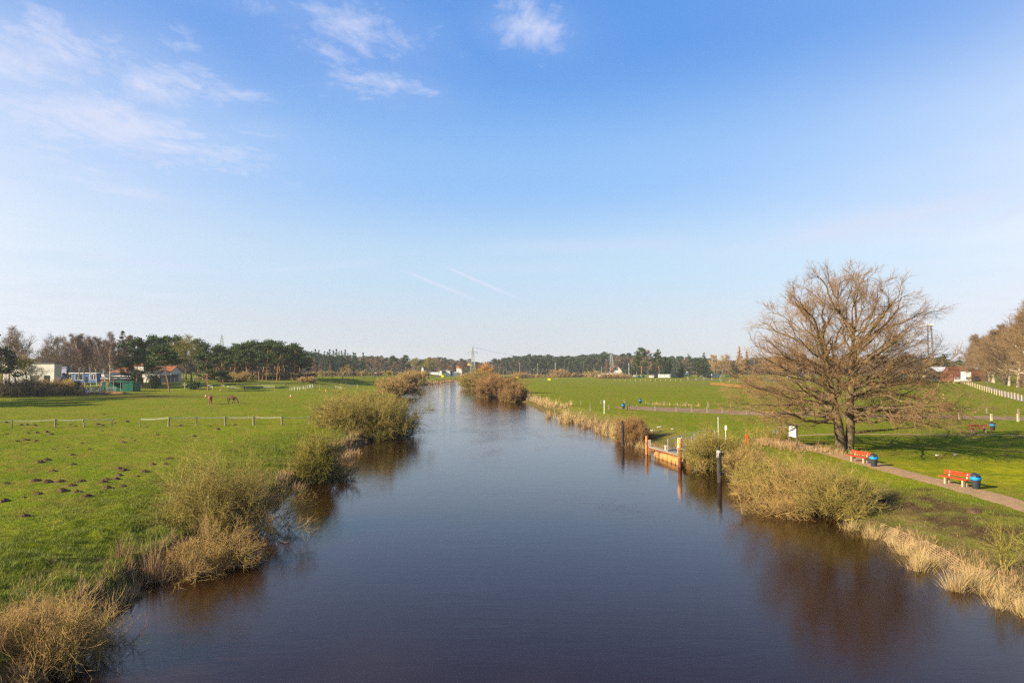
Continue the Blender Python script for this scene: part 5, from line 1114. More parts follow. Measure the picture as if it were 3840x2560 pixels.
# ------------------------------------------------------------------ fences
def post_mesh(kind, h, w_, seed=0):
    f = MB(); r = np.random.default_rng(seed)
    if kind == 'round': lean = r.normal(0, .02, 2); f.tube([(0, 0, -.2), (lean[0] * h, lean[1] * h, h)], [w_/2, w_/2 * .95], 8)
    elif kind == 'stick': f.tube([(0, 0, -.2), (r.normal(0, .04), 0, h * .4), (r.normal(0, .05), 0, h * .7), (r.normal(0, .07), 0, h)], [w_/2, w_/2.4, w_/2.2, w_/3], 6)
    else: f.box((0, 0, h/2 - .1), (w_, w_, h + .2))
    return f
def fence(name, label, posts, m, kind='round', wmin=.1, tapes=(), tm=None, sag=.06, cat='fence', skip=(), tw=.035, wpx=None, pm=None):
    P = [PT(X, Yb) for X, Yt, Yb in posts]; H = [hgt(p, q[1]) for p, q in zip(P, posts)]
    o = thing(name, label, cat, P[0]); tops = []
    for i, (p, h, q) in enumerate(zip(P, H, posts)):
        w_ = max(wmin, (wpx[i] if wpx else 0) * S_at(p)); k = kind if isinstance(kind, str) else kind[i]
        f = post_mesh(k, h, w_, i); po = f.build('post', (pm[i] if pm else m), o, p - P[0]); tops.append(p - P[0])
    for fr in tapes:
        f = MB()
        for i in range(len(P) - 1):
            if i in skip: continue
            a = tops[i] + [0, 0, H[i] * fr]; b = tops[i+1] + [0, 0, H[i+1] * fr]; t = np.linspace(0, 1, 6)
            pts = [a + (b - a) * q - np.array([0, 0, sag * 4 * q * (1-q)]) for q in t]
            f.tube(pts, max(.016, tw * .5), 5)
        if f.n: f.build('tape' if tm is M_tape else 'rail', tm, o)
    return o
fence('pasture_fence', 'fence of short weathered posts with white tape across the molehill meadow',
      [(-120,1577,1612),(45,1574,1606),(207,1570,1602),(314,1569,1601),(420,1568,1600),(525,1568,1599),(632,1562,1598),(737,1560,1595),(845,1560,1594),(951,1560,1592),(1057,1560,1591),(1161,1559,1588)],
      M_post, ['round','round','round','stick','stick','stick','round','stick','round','round','round','round'], .13, (.97, .88), M_tape, .10, skip=(4,), tw=.028, wpx=[0,0,7,5,3,4,8,5,9,9,8,7])
fence('paddock_fence', 'front row of thin wooden stakes and white tape behind the horses', [(663,1436,1452),(693,1435,1457),(740,1445,1461),(753,1441,1459),(783,1440,1457),(797,1445,1460),(833,1440,1455),(862,1446,1463),(917,1450,1464),(972,1440,1463),(1029,1444,1465),(1087,1447,1463),(1145,1447,1463),(1198,1444,1462),(1255,1444,1461),(1282,1450,1462),(1308,1442,1458),(1340,1440,1455)], M_postp, 'square', .16, (.9, .6), M_tape, .05, tw=.06,
      pm=[M_post,M_postp,M_post,M_postp,M_steel,M_postp,M_post,M_postd,M_postd,M_post,M_post,M_postp,M_postp,M_postp,M_postd,M_steel,M_postd,M_postp])
fence('paddock_fence', 'short white electric fence stakes closely set in the middle of the paddocks', [(1095,1452,1463),(1104,1451,1463),(1116,1450,1462),(1124,1449,1461),(1137,1447,1459),(1152,1443,1456),(1160,1441,1455),(1165,1441,1454),(1172,1440,1453)], M_white, 'square', .12, (.85,), M_tape, .03, tw=.05)
fence('paddock_fence', 'middle row of dark wooden posts across the far paddocks', [(881,1438,1449),(908,1438,1449),(950,1438,1448),(1012,1431,1447),(1070,1434,1446),(1128,1432,1445),(1180,1432,1444),(1235,1428,1443),(1262,1430,1442),(1296,1429,1442),(1330,1429,1441),(1365,1428,1440),(1400,1427,1439),(1430,1427,1438)], M_postd, 'square', .2, (.9, .5), M_postd, .03, tw=.08)
fence('paddock_fence', 'farthest dark rail fence running to the river below the spruces', [(1075,1408,1422),(1108,1407,1421),(1140,1408,1421),(1175,1408,1420),(1210,1408,1420),(1245,1407,1419),(1285,1408,1419),(1325,1408,1419),(1365,1407,1418),(1405,1408,1418),(1440,1408,1418),(1475,1408,1418)], M_postd, 'square', .28, (.92, .5), M_postd, .0, tw=.16)
fence('garden_fence', 'grey mesh fence behind the low dark pine and the porch', [(655,1418,1434),(690,1418,1434),(725,1417,1433),(760,1417,1433),(800,1416,1432),(840,1415,1430),(880,1414,1429),(925,1413,1428)], M_steel, 'square', .1, (.97, .6, .25), M_roofg, 0, tw=.05)
fence('garden_fence', 'dark picket fence between the brick shed and the lone pine', [(508,1441,1458),(530,1441,1458),(552,1440,1457),(575,1440,1456),(603,1440,1455),(630,1440,1454)], M_postd, 'square', .14, (.9, .7, .5, .3), M_postd, 0, tw=.12)
fence('track_fence', 'front row of leaning wooden posts along the dark dirt track', [(2213,1515,1540),(2283,1515,1535),(2352,1520,1536),(2389,1518,1536),(2457,1519,1539),(2536,1524,1543),(2594,1523,1544),(2652,1524,1547),(2709,1532,1548),(2800,1535,1554),(2950,1540,1560),(3080,1545,1562),(3365,1545,1566),(3597,1548,1573),(3718,1550,1577),(3818,1550,1580)], M_post, 'square', .13, (), None, wpx=[4,4,3,4,4,4,4,4,4,4,4,4,4,5,6,6], pm=[M_post]*12+[M_postp]*4)
fence('field_fence', 'back row of wooden posts between the dirt track and the big field', [(2178,1500,1517),(2253,1498,1514),(2341,1497,1513),(2421,1502,1514),(2491,1504,1519),(2574,1505,1522),(2656,1507,1527),(2740,1512,1528),(3345,1525,1543),(3701,1529,1550),(3820,1532,1553)], M_post, 'square', .13, (), None, wpx=[3,3,4,3,4,4,4,3,4,4,5])
fence('field_fence', 'line of small pale posts at the far edge of the big field', [(2306+k*19.0, 1421.5, 1427.5 + k*.05) for k in range(14)] + [(2580+k*30, 1413, 1426) for k in range(5)] + [(2704,1424,1433),(2735,1424,1433),(2765,1424,1433),(2810,1424,1433)], M_postp, 'square', .2, (), None)
fence('field_fence', 'row of dark posts right of the reddish river bushes', [(1960+k*17, 1419, 1425) for k in range(12)], M_postd, 'square', .22, (), None)
wf = [(3627,1429,1441),(3633,1430,1444),(3640,1432,1447),(3648,1434,1449),(3657,1437,1453),(3666,1440,1457),(3675,1442,1460),(3684,1445,1463),(3692,1447,1465),(3701,1450,1469),(3710,1452,1471),(3719,1456,1474),(3730,1459,1478),(3738,1461,1481),(3749,1463,1483),(3758,1465,1486),(3770,1466,1488),(3782,1469,1490),(3794,1470,1493),(3806,1472,1496),(3819,1476,1499),(3832,1480,1502),(3846,1483,1505),(3862,1486,1509)]
fence('pale_fence', 'long fence of pale posts running beside the avenue road', wf, M_postp, 'square', .2, (.85,), M_postp, 0, tw=.05, wpx=[2.8]*24)
fence('pale_fence', 'short line of pale posts in front of the red farmhouse', [(3557,1427,1436),(3577,1427,1437),(3604,1428,1438),(3612,1428,1438),(3618,1428,1439)], M_postp, 'square', .3, (), None)
# orange netting
np_ = [(2666,1433,1443),(2681,1434,1444),(2691,1434,1445),(2702,1435,1446),(2710,1436,1447),(2719,1437,1448),(2730,1438,1449),(2741,1439,1450),(2756,1440,1451),(2765,1441,1452),(2776,1441,1453),(2797,1442,1454),(2815,1443,1455),(2838,1444,1457),(2870,1446,1458)]
fo = fence('netting_fence', 'orange plastic netting between thin stakes in the big field', np_, M_netor, 'square', .12, (), None)
P = [PT(a, c) for a, b, c in np_]; f = MB()
for i in range(len(P) - 1):
    a, b = P[i] - P[0], P[i+1] - P[0]; h1, h2 = hgt(P[i], np_[i][1]) * .9, hgt(P[i+1], np_[i+1][1]) * .9
    for k in range(7): f.bar(a + [0, 0, .15 + (h1 - .15) * k / 6], b + [0, 0, .15 + (h2 - .15) * k / 6],   .02, .04)
    for k in range(8): q = k / 8; c = a + (b - a) * q; f.bar(c + [0, 0, .15], c + [0, 0, h1], .04, .02)
f.build('net', M_netor, fo)
b = PT(3310, 1452); f = MB()
for k in range(8): f.bar((-5, 0, .15 + k * .2), (6, 2, .15 + k * .2), .03, .12)
for k in range(24): f.bar((-5 + k * .46, k * .083, .1), (-5 + k * .46, k * .083, 1.6), .1, .03)
o = thing('netting_fence', 'orange netting seen right of the oak trunks', 'fence', b); f.build('net', M_netor, o)

# ------------------------------------------------------------------ benches, bins, board, bicycles
def bench(loc, rz, label, s=1.0):
    o = thing('park_bench', label, 'bench', loc, rz, 'red benches along the paths', s)
    f = MB()
    for y in (-.25, -.10, .05): f.box((0, y, .46), (2.0, .13, .045))
    f.build('seat', M_red, o); f = MB()
    for z, y in ((.64, .20), (.77, .235)): f.box((0, y, z), (2.0, .04, .115))
    f.build('backrest', M_red, o)
    for x in (-.62, .62):
        f = MB(); f.box((x, -.14, .19), (.11, .12, .50)); f.box((x, .12, .19), (.11, .12, .50)); f.box((x, -.02, .36), (.13, .30, .14)); f.bar((x, .15, .40), (x, .25, .80), .09, .05); f.build('leg', M_conc, o)
    return o
ax = math.atan2(-.97, .24)
bench(PT(3585, 1819), ax, 'nearest red bench on concrete feet beside the gravel path')
bench(PT(3222, 1733), ax, 'red bench half hidden by dry twigs below the oak')
bench(PT(3671, 1622), .04, 'farther red bench facing the camera on the narrow path', 1.1)
def bin_(loc, label, s=1.0, post=False, rz=0.0):
    o = thing('litter_bin', label, 'litter bin', loc, rz, 'dark litter bins with blue bags', s)
    z = .25 if post else .03
    f = MB(); f.lathe([(.02, z), (.19, z), (.20, z + .03), (.262, z + .55), (.265, z + .56)], 20); f.build('body', M_binb, o, smooth=False)
    r = np.random.default_rng(int(abs(loc[0] * 10))); f = MB(); n = 26; pr = []
    V = []; 
    for j, (rr, zz_) in enumerate([(.272, .50), (.292, .545), (.286, .60), (.298, .645), (.272, .68)]):
        for i in range(n): a = 6.283 * i / n; q = rr + r.normal(0, .008); V.append((q * math.cos(a), q * math.sin(a), z + zz_ + r.normal(0, .012)))
    f.put(V, [(j*n+i, j*n+(i+1) % n, (j+1)*n+(i+1) % n, (j+1)*n+i) for j in range(4) for i in range(n)]); f.build('bag', M_bag, o, smooth=True)
    f = MB(); n = 20; V = []; rings = [(.268, .66), (.272, .72), (.26, .78), (.20, .845), (.10, .875), (.01, .88)]
    for rr, zz_ in rings:
        for i in range(n):
            a = 6.283 * i / n; V.append((rr * math.cos(a), rr * math.sin(a), z + zz_ + .05 * math.sin(a)))
    F = [(j*n+i, j*n+(i+1) % n, (j+1)*n+(i+1) % n, (j+1)*n+i) for j in range(5) for i in range(n) if not (j in (0, 1) and 12 <= i <= 17)]
    f.put(V, F); f.build('hood', M_binb, o, smooth=True)
    f = MB(); f.box((0, 0, z + .66), (.40, .40, .02)); f.build('inner_rim', M_dark, o)
    f = MB(); f.tube([(0, .24, -.1), (0, .24, z + .5)] if post else [(0, 0, -.1), (0, 0, z + .05)], .035 if post else .10, 8); f.build('post', M_binb, o)
    return o
bin_(PT(3660, 1832), 'litter bin at the right end of the nearest red bench', 1.0, rz=.4)
bin_(PT(3277, 1748), 'litter bin at the right end of the half hidden bench', 1.0, rz=.4)
bin_(PT(3723, 1621), 'litter bin right of the bench on the narrow path', 1.0, True)
bin_(PT(2338, 1537), 'litter bin in front of the dirt track, left one', 1.05, True)
bin_(PT(2401, 1517), 'litter bin behind the dirt track, right one', 1.05, True)
f = MB(); bl = PT(2351, 1537); o = thing('bent_rail', 'dark bent metal rail right of the left track bin', 'rail', bl); f.tube([(-.3, 0, 1.1), (.1, 0, 1.35), (.35, 0, 1.2), (.4, 0, -.1)], .07, 6); f.build('tube', M_postd, o)
a, b = PT(2960, 1665), PT(2989, 1673); c = (a + b) / 2; rz = math.atan2(b[1] - a[1], b[0] - a[0]); wB = float(np.hypot(*(b - a)[:2])); hB = hgt(c, 1592)
o = thing('info_board', 'white information board with a map on dark posts under a small roof', 'board', c, rz)
for x in (-wB/2, wB/2): f = MB(); f.box((x, 0, hB/2), (.13, .13, hB + .2)); f.build('post', M_postd, o)
f = MB(); f.box((0, -.02, hB * .68), (wB - .14, .06, hB * .52)); pn = f.build('panel', M_white, o)
f = MB(); f.put([(-wB/2 - .2, -.28, hB), (wB/2 + .2, -.28, hB), (wB/2 + .2, .05, hB + .14), (-wB/2 - .2, .05, hB + .14), (-wB/2 - .2, .28, hB), (wB/2 + .2, .28, hB)], [(0,1,2,3),(3,2,5,4),(0,4,5,1),(0,3,4),(1,5,2)]); f.build('roof', M_postd, o)
r = np.random.default_rng(3); mo_ = mat('map_orange', (.62, .28, .06), (.5, .2, .04), 3, .6); mg_ = mat('map_green', (.30, .42, .28), (.4, .5, .38), 3, .6); mr_ = mat('map_red', (.6, .12, .04), (.5, .1, .04), 3, .6)
for nm, m_, k, reg in (('map_routes', mo_, 5, (-.32, .32, -.16, .16)), ('map_areas', mg_, 3, (-.36, .30, -.2, -.02)), ('map_heading', mr_, 3, (-.02, .3, .16, .21))):
    f = MB()
    for i in range(k):
        x0, z0 = r.uniform(reg[0], reg[1]) * wB, hB * (.68 + r.uniform(reg[2], reg[3])); pts = [(x0, -.056 - .0015 * i, z0)]
        for _ in range(3): x0 += r.normal(0, .09); z0 += r.normal(0, .09 if nm != 'map_heading' else .01); pts.append((np.clip(x0, -.4*wB, .4*wB), -.056 - .0015 * i, np.clip(z0, hB*.46, hB*.90)))
        for p_, q_ in zip(pts[:-1], pts[1:]):
            if np.hypot(q_[0]-p_[0], q_[2]-p_[2]) > .02: f.bar(p_, q_, .004, .028 if nm != 'map_areas' else .06)
    f.build(nm, m_, pn)
def bicycle(loc, rz, label, fm, bagm):
    o = thing('bicycle', label, 'bicycle', loc, rz, None, 1.05)
    for x in (-.52, .52):
        f = MB(); th = np.linspace(0, 2*math.pi, 21); f.tube([(x + .33 * math.cos(t), 0, .34 + .33 * math.sin(t)) for t in th], .022, 5, False); wo = f.build('tyre', M_dark, o)
        f = MB(); [f.bar((x, 0, .34), (x + .31 * math.cos(t), 0, .34 + .31 * math.sin(t)), .008) for t in np.linspace(0, 6.28, 13)[:-1]]; f.build('spokes', M_steel, wo)
    f = MB()
    for p, q in (((-.52,0,.34),(-.05,0,.30)),((-.52,0,.34),(-.18,0,.82)),((-.05,0,.30),(-.20,0,.90)),((-.05,0,.30),(.36,0,.82)),((-.18,0,.74),(.34,0,.88)),((.52,0,.34),(.34,0,1.0))): f.tube([p, q], .022, 6)
    f.build('frame', fm, o); f = MB(); f.tube([(.30,-.28,1.04),(.36,-.1,1.06),(.36,.1,1.06),(.30,.28,1.04)], .018, 6); f.build('handlebar', M_steel, o)
    f = MB(); f.ell((-.22, 0, .95), (.14, .08, .045)); f.build('saddle', M_dark, o)
    for y in (-.17, .17): f = MB(); f.box((-.55, y, .62), (.36, .14, .34)); f.build('pannier', bagm, o)
    return o
bicycle(PT(2919, 1641), .9, 'bicycle with blue bags left of the information board', M_dark, mat('bag_teal', (.03, .16, .30), (.05, .2, .36), 3, .6))
bicycle(PT(2942, 1641), .45, 'bicycle with purple and red bags touching the information board', M_rustd, mat('bag_purple', (.14, .04, .10), (.20, .06, .12), 3, .6))

# ------------------------------------------------------------------ animals (skinned skeletons)
def skin(name, nodes, edges, m, parent=None, loc=None, sub=2):
    me = bpy.data.meshes.new(name); me.from_pydata([n[:3] for n in nodes], edges, []); o = add('tmp', me)
    md = o.modifiers.new('skin', 'SKIN'); s_ = o.modifiers.new('sub', 'SUBSURF'); s_.levels = sub; s_.render_levels = sub
    for i, n in enumerate(nodes):
        sv = me.skin_vertices[0].data[i]; r_ = n[3]; sv.radius = (r_, r_) if np.isscalar(r_) else r_; sv.use_root = (i == 0)
    bpy.context.view_layer.update(); dg = bpy.context.evaluated_depsgraph_get()
    m2 = bpy.data.meshes.new_from_object(o.evaluated_get(dg)); bpy.data.objects.remove(o); m2.name = name; m2.materials.clear()
    for p in m2.polygons: p.use_smooth = True
    return add(name, m2, m, parent, loc)
def zmat(name, stops, axis='Z', rough=.75):
    m, nt, b = nmat(name); N, L = nt.nodes, nt.links; tc = N.new('ShaderNodeTexCoord'); s = N.new('ShaderNodeSeparateXYZ'); L.new(tc.outputs['Object'], s.inputs[0]); r_ = N.new('ShaderNodeValToRGB'); L.new(s.outputs[axis], r_.inputs[0])
    e = r_.color_ramp.elements; e[0].position, e[0].color = stops[0][0], (*stops[0][1], 1); e[1].position, e[1].color = stops[1][0], (*stops[1][1], 1)
    for p, c in stops[2:]: k = e.new(p); k.color = (*c, 1)
    L.new(r_.outputs[0], b.inputs['Base Color']); b.inputs['Roughness'].default_value = rough; return m
def horse(loc, rz, label, coat, hair, s=1.0):
    o = thing('horse', label, 'horse', loc, rz, None, s)
    nodes = [(-.15,0,1.12,.33),(-.62,0,1.20,.27),(.30,0,1.14,.30),(.58,0,1.16,.20),(.88,0,.88,.135),(1.10,0,.58,.10),(1.22,0,.36,.105),(1.30,0,.10,.062),
             (.42,.17,.92,.13),(.45,.17,.52,.065),(.43,.17,.12,.05),(.50,.17,.0,.062),(.36,-.17,.92,.13),(.26,-.17,.52,.065),(.22,-.17,.12,.05),(.29,-.17,.0,.062),
             (-.66,.17,.98,.20),(-.54,.18,.70,.115),(-.78,.18,.46,.062),(-.72,.18,.12,.048),(-.66,.18,.0,.060),(-.60,-.17,.98,.20),(-.44,-.18,.70,.115),(-.64,-.18,.46,.062),(-.56,-.18,.12,.048),(-.50,-.18,.0,.060),
             (1.07,.07,.66,.03),(1.04,.10,.76,.02),(1.07,-.07,.66,.03),(1.04,-.10,.76,.02)]
    edges = [(0,1),(0,2),(2,3),(3,4),(4,5),(5,6),(6,7),(2,8),(8,9),(9,10),(10,11),(2,12),(12,13),(13,14),(14,15),(1,16),(16,17),(17,18),(18,19),(19,20),(1,21),(21,22),(22,23),(23,24),(24,25),(5,26),(26,27),(5,28),(28,29)]
    skin('body', nodes, edges, coat, o)
    skin('tail', [(-.86,0,1.25,.05),(-.98,0,1.0,.075),(-.98,0,.65,.07),(-.95,0,.35,.03)], [(0,1),(1,2),(2,3)], hair, o)
    skin('mane', [(.52,0,1.38,.05),(.82,0,1.05,.07),(1.06,0,.72,.06),(1.16,0,.56,.03)], [(0,1),(1,2),(2,3)], hair, o)
coat1 = zmat('coat_bay', [(0, (.03,.015,.01)), (.55, (.085,.026,.010)), (.9, (.11,.032,.011))])
coat2 = zmat('coat_chestnut', [(0, (.55,.45,.35)), (.16, (.20,.07,.02)), (.8, (.19,.055,.016))])
hair1 = mat('hair_dark', (.05, .02, .012), (.08, .035, .02), 8, .7); hair2 = mat('hair_chestnut', (.34, .13, .045), (.42, .18, .07), 8, .7)
horse(PT(870, 1513), -.12, 'brown bay horse grazing side-on with its head to the right', coat1, hair1, 1.08)
horse(PT(787, 1515), -1.25, 'lighter chestnut horse grazing and facing the camera', coat2, hair2, 1.12)
duck_dr = zmat('plumage_drake', [(0, (.5,.2,.05)), (.11, (.45,.42,.38)), (.22, (.55,.52,.48)), (.27, (.10,.05,.03)), (.31, (.01,.05,.025))]); duck_f = zmat('plumage_hen', [(0, (.3,.14,.05)), (.1, (.20,.12,.07)), (.3, (.26,.17,.10))]); duck_d = zmat('plumage_dark', [(0, (.08,.05,.03)), (.1, (.05,.04,.035)), (.3, (.03,.03,.03))]); duck_w = zmat('plumage_white', [(0, (.5,.25,.08)), (.1, (.72,.70,.66)), (.4, (.75,.73,.7))])
DM = {}
def duck(X, Y, rz, m, label, sit=0.0, on=None):
    loc = PT(X, Y) if on is None else at_z(X, Y, on); loc = loc - np.array([0, 0, sit])
    if m.name not in DM:
        o = thing('duck', label, 'duck', loc, rz, 'ducks', .62)
        skin('body', [(0,0,.17,(.115,.10)),(.14,0,.18,.085),(.21,0,.26,.048),(.245,0,.335,.055),(.32,0,.325,.022),(-.16,0,.19,.075),(-.30,0,.23,.03),(.02,.05,.07,.018),(.04,.05,.0,.02),(.02,-.05,.07,.018),(.04,-.05,.0,.02)], [(0,1),(1,2),(2,3),(3,4),(0,5),(5,6),(0,7),(7,8),(0,9),(9,10)], m, o, sub=1)
        skin('bill', [(.31,0,.322,.02),(.36,0,.315,.024),(.385,0,.312,.014)], [(0,1),(1,2)], mat('bill_' + m.name, (.55,.40,.05), (.5,.34,.05), 4, .5), o, sub=1); DM[m.name] = o
    else: dup(DM[m.name], loc, rz, label)
for a in [(2467,1604,2.9,duck_dr,'pale drake at the left of the duck pair on the grass'),(2475,1603,.3,duck_w,'white-bodied duck right beside the pale drake'),(2494,1601,0,duck_f,'brown hen duck standing highest among the ducks right of the pair'),(2521,1611,2.9,duck_dr,'drake standing alone right of the brown hen'),
          (2433,1614,.4,duck_f,'brown duck at the left on the dry bank edge'),(2444,1617,.2,duck_w,'small white duck on the dry bank edge'),(2460,1620,3,duck_f,'brown duck in the middle of the bank edge'),(2476,1618,.1,duck_d,'dark duck on the bare soil above the pontoon pile',.04),(2490,1629,2.8,duck_dr,'drake lying on the bare soil nearest the gangway',.08),(2509,1631,.2,duck_d,'dark resting duck right of the lying drake',.08),
          (3514,1708,2.7,duck_dr,'drake in the oak shadow left of the brown hen',.06),(3528,1713,.4,duck_f,'brown hen sitting below the drake in the oak shadow',.08),(3581,1706,2.9,duck_dr,'drake at the right of the oak shadow',.05),(1119,1647,.3,duck_d,'dark duck alone on the meadow above the second left shrub')]: duck(*a)
duck(2361, 1652, .2, duck_w, 'white duck swimming beside the round tan bush', .06, 0.0)
for i, (X, Y) in enumerate([(2905,1563),(2922,1568)]):
    duck(X, Y, 1 + i, duck_w, ['left', 'right'][i] + ' of two pale birds near the track under the oak', .05)

# ------------------------------------------------------------------ piles, pontoon, gangway
def pile(X, Yt, Yb, wpx, label, m, capm=None, capw=.5, kind=''):
    b = at_z(X, Yb, 0.0); s = S_at(b); h = CAMZ + b[1] * (1383 - Yt) / FPX; r_ = wpx * s / 2; b[2] = 0; o = thing('mooring_pile', label, 'pile', b)
    hc = .28 if kind == 'dolphin' else 0
    f = MB(); f.tube([(0, 0, -1.5), (0, 0, h - hc)], r_, 20); p = f.build('tube', m, o, smooth=False)
    for q in p.data.polygons: q.use_smooth = len(q.vertices) == 4
    if kind == 'dolphin': f = MB(); f.tube([(0, 0, h - hc - .05), (0, 0, h)], r_ * capw, 12); f.build('cap', M_dark, o)
    return o, r_, h
o, r_, h = pile(2335, 1577, 1671, 12.5, 'dark weathered mooring pile standing alone in the river', M_pile, kind='dolphin', capw=.45)
o, r_, h = pile(2698, 1672, 1808, 17.5, 'nearest dark mooring pile with whitish drips at its top', M_pile, kind='dolphin', capw=.5)
f = MB(); f.tube([(0, 0, h - .45), (0, 0, h - .27)], r_ * 1.04, 20, True); rg_ = np.random.default_rng(2)
for k in range(9): a = rg_.uniform(0, 6.28); f.box((r_ * 1.0 * math.cos(a), r_ * 1.0 * math.sin(a), h - .5 - rg_.uniform(0, .12)), (.05, .05, rg_.uniform(.15, .4)), a)
f.build('white_drips', mat('droppings', (.50, .48, .44), (.25, .22, .2), 9, .9), o)
o, rL, hL = pile(2425, 1632, 1704, 9, 'rusty pile with a grey guide rail at the far end of the pontoon', M_rust)
f = MB(); f.bar((.26, -.05, -1), (.26, -.05, hL * .80), .26, .30); f.build('guide_rail', M_rust, o); f = MB(); f.box((.26, -.22, hL * .62), (.24, .03, .6)); f.build('grey_plate', M_steel, o)
for z in (.9, 1.55): f = MB(); f.tube([(0, 0, z), (0, 0, z + .06)], rL * 1.15, 14); f.build('ring', M_tank, o)
o, rR, hR = pile(2549.5, 1642, 1750, 15, 'rusty pile with orange and white top at the near end of the pontoon', M_rustd)
cm = mat('top_orange', (.85, .26, .02), (.80, .78, .70), 4.5, .4, lo=.50, hi=.54); f = MB(); f.tube([(0, 0, hR - .72), (0, 0, hR + .04)], rR * 1.07, 16); f.build('painted_top', cm, o)
for z in (.78, 1.5): f = MB(); f.tube([(0, 0, z), (0, 0, z + .06)], rR * 1.12, 16); f.build('ring', M_tank, o)
PL_, PR_ = at_z(2425, 1704, 0), at_z(2549, 1750, 0)
ax_ = unit(PR_ - PL_); nx_ = np.array([-ax_[1], ax_[0], 0]); nx_ = nx_ if nx_[0] > 0 else -nx_
a0 = PL_ + ax_ * 1.2 + nx_ * .75; a1 = PR_ - ax_ * .0 + nx_ * .75
po = thing('pontoon', 'rusty steel float with a narrow plank deck between two rusty piles', 'pontoon', (a0 + a1) / 2); c = (a0 + a1) / 2
f = MB(); f.tube([a0 - c + [0, 0, .12], a0 - c + [0, 0, .12] + ax_ * .12, a1 - c + [0, 0, .12] - ax_ * .12, a1 - c + [0, 0, .12]], [.40, .50, .50, .40], 24); fl = f.build('float_tank', M_tank, po)
for q in fl.data.polygons: q.use_smooth = len(q.vertices) == 4
f = MB(); d0 = PL_ - c + nx_ * .45 + [0, 0, .74]; d1 = a1 - c + nx_ * .15 + [0, 0, .74]; f.bar(d0, d1, .62, .10); f.build('deck', M_plank, po)
f = MB(); f.bar(d0 + nx_ * .36 - [0, 0, .08], d1 + nx_ * .36 - [0, 0, .08], .08, .16); f.bar(d0 - nx_ * .34 - [0, 0, .07], d1 - nx_ * .34 - [0, 0, .07], .05, .12); f.build('deck_frame', M_rustd, po)
for fr, hh in ((.40, .45), (.73, .55)):
    f = MB(); q = d0 + (d1 - d0) * fr; f.box(q + [0, 0, hh / 2 + .05], (.12, .12, hh)); f.box(q + [0, 0, hh], (.24, .16, .08)); f.build('bollard', M_offw, po)
f = MB(); 
for k in range(7): q = (a0 - c) + (a1 - a0) * (k + .5) / 7; f.tube([q + [0, 0, .0] - nx_ * .52, q + [0, 0, .25] - nx_ * .50], .03, 5)
f.build('weed_stubs', M_dark, po)
dk = c + d0 + (d1 - d0) * .55
sh_ = PT(2665, 1668); sh_[2] = max(sh_[2], .9) + .25; st_ = dk + [0.1, 0, .06]
go = thing('gangway', 'grey metal gangway with railings from the bank to the pontoon', 'gangway', st_); v_ = sh_ - st_; gn = unit(np.array([-v_[1], v_[0], 0])); 
f = MB(); f.bar((0, 0, 0), v_, 1.0, .07); f.build('walkway', M_roofg, go)
for sgn in (-1, 1):
    e = gn * .5 * sgn; f = MB(); f.bar(e + [0, 0, .02], v_ + e + [0, 0, .02], .07, .16); f.build('side_beam', M_steel, go)
    for fr in (0.02, .36, .68, .98): f = MB(); q = v_ * fr + e; f.tube([q, q + [0, 0, 1.05]], .035, 8); f.build('railing_post', M_steel, go)
    for z in (1.05, .58, .22): f = MB(); f.tube([v_ * .02 + e + [0, 0, z], v_ * .98 + e + [0, 0, z]], .028 if z > 1 else .02, 8); f.build('rail', M_steel, go)

# ------------------------------------------------------------------ shrubs along the banks
def SH(X, Y, topY, wpx, label, zb=None, **k):
    p = at_z(X, Y, .3 if zb is None else zb); p[2] = max(gz(p[0], p[1]), -.1); s = S_at(p); h = hgt(p, topY)
    return shrub('willow_shrub' if 'cat' not in k else 'shrub', label, p, h, wpx * s, **k)
SH(810, 1990, 1640, 540, 'large olive willow shrub leaning over the water, second from the bottom left', stems=62, n2=8, n3=7, n4=2, r=.0065, mats=(T_olive, T_willow), seed=1, base=.10, lean=(.05, -.1), flop=80, fluff=M_reed, fl_n=1500)
SH(930, 1975, 1750, 330, 'brown twiggy shrub hanging low over the river beside the olive willow', stems=48, n2=8, n3=6, n4=2, r=.0065, mats=(T_olive, T_tanw), seed=2, lean=(.25, -.15), base=.2, flop=85, up=.02)
SH(800, 2100, 1950, 330, 'low tangle of yellowish branches dipping into the river below the olive willow', stems=50, n2=8, n3=6, n4=2, r=.007, mats=(T_willow, T_tanw), seed=22, lean=(.25, -.2), base=.16, flop=88, up=0)
SH(1185, 1790, 1605, 215, 'fan shaped olive willow shrub third along the left bank', stems=75, n2=8, n3=7, n4=2, r=.009, mats=(T_olive, T_olive), seed=3, base=.07, flop=62)
SH(1250, 1780, 1700, 170, 'low brown twigs right of the fan shaped shrub', stems=40, n2=7, n3=5, r=.010, mats=(T_tanw, T_tanw), seed=23, base=.15, flop=85, up=.02, lean=(.4, 0))
SH(1380, 1625, 1448, 345, 'biggest rounded willow on the left bank overhanging the water', stems=130, n2=10, n3=8, n4=4, r=.0125, mats=(T_olive, T_willow), seed=4, base=.17, flop=88, up=.03)
SH(1300, 1600, 1490, 190, 'tan shrub at the left foot of the biggest willow', stems=60, n2=8, n3=6, n4=3, r=.014, mats=(T_tanw, T_tanw), seed=24, base=.17, flop=85, up=.03)
SH(1455, 1630, 1490, 190, 'darker shrub at the river side of the biggest willow', stems=70, n2=9, n3=7, n4=3, r=.013, mats=(T_brown, T_olive), seed=25, base=.15, flop=88, up=.02, lean=(.3, 0))
SH(1480, 1484, 1412, 118, 'dense brown willow beyond the biggest willow on the left bank', stems=110, n2=9, n3=8, n4=3, r=.03, mats=(T_tanw, T_tanw), seed=5, base=.2, flop=88)
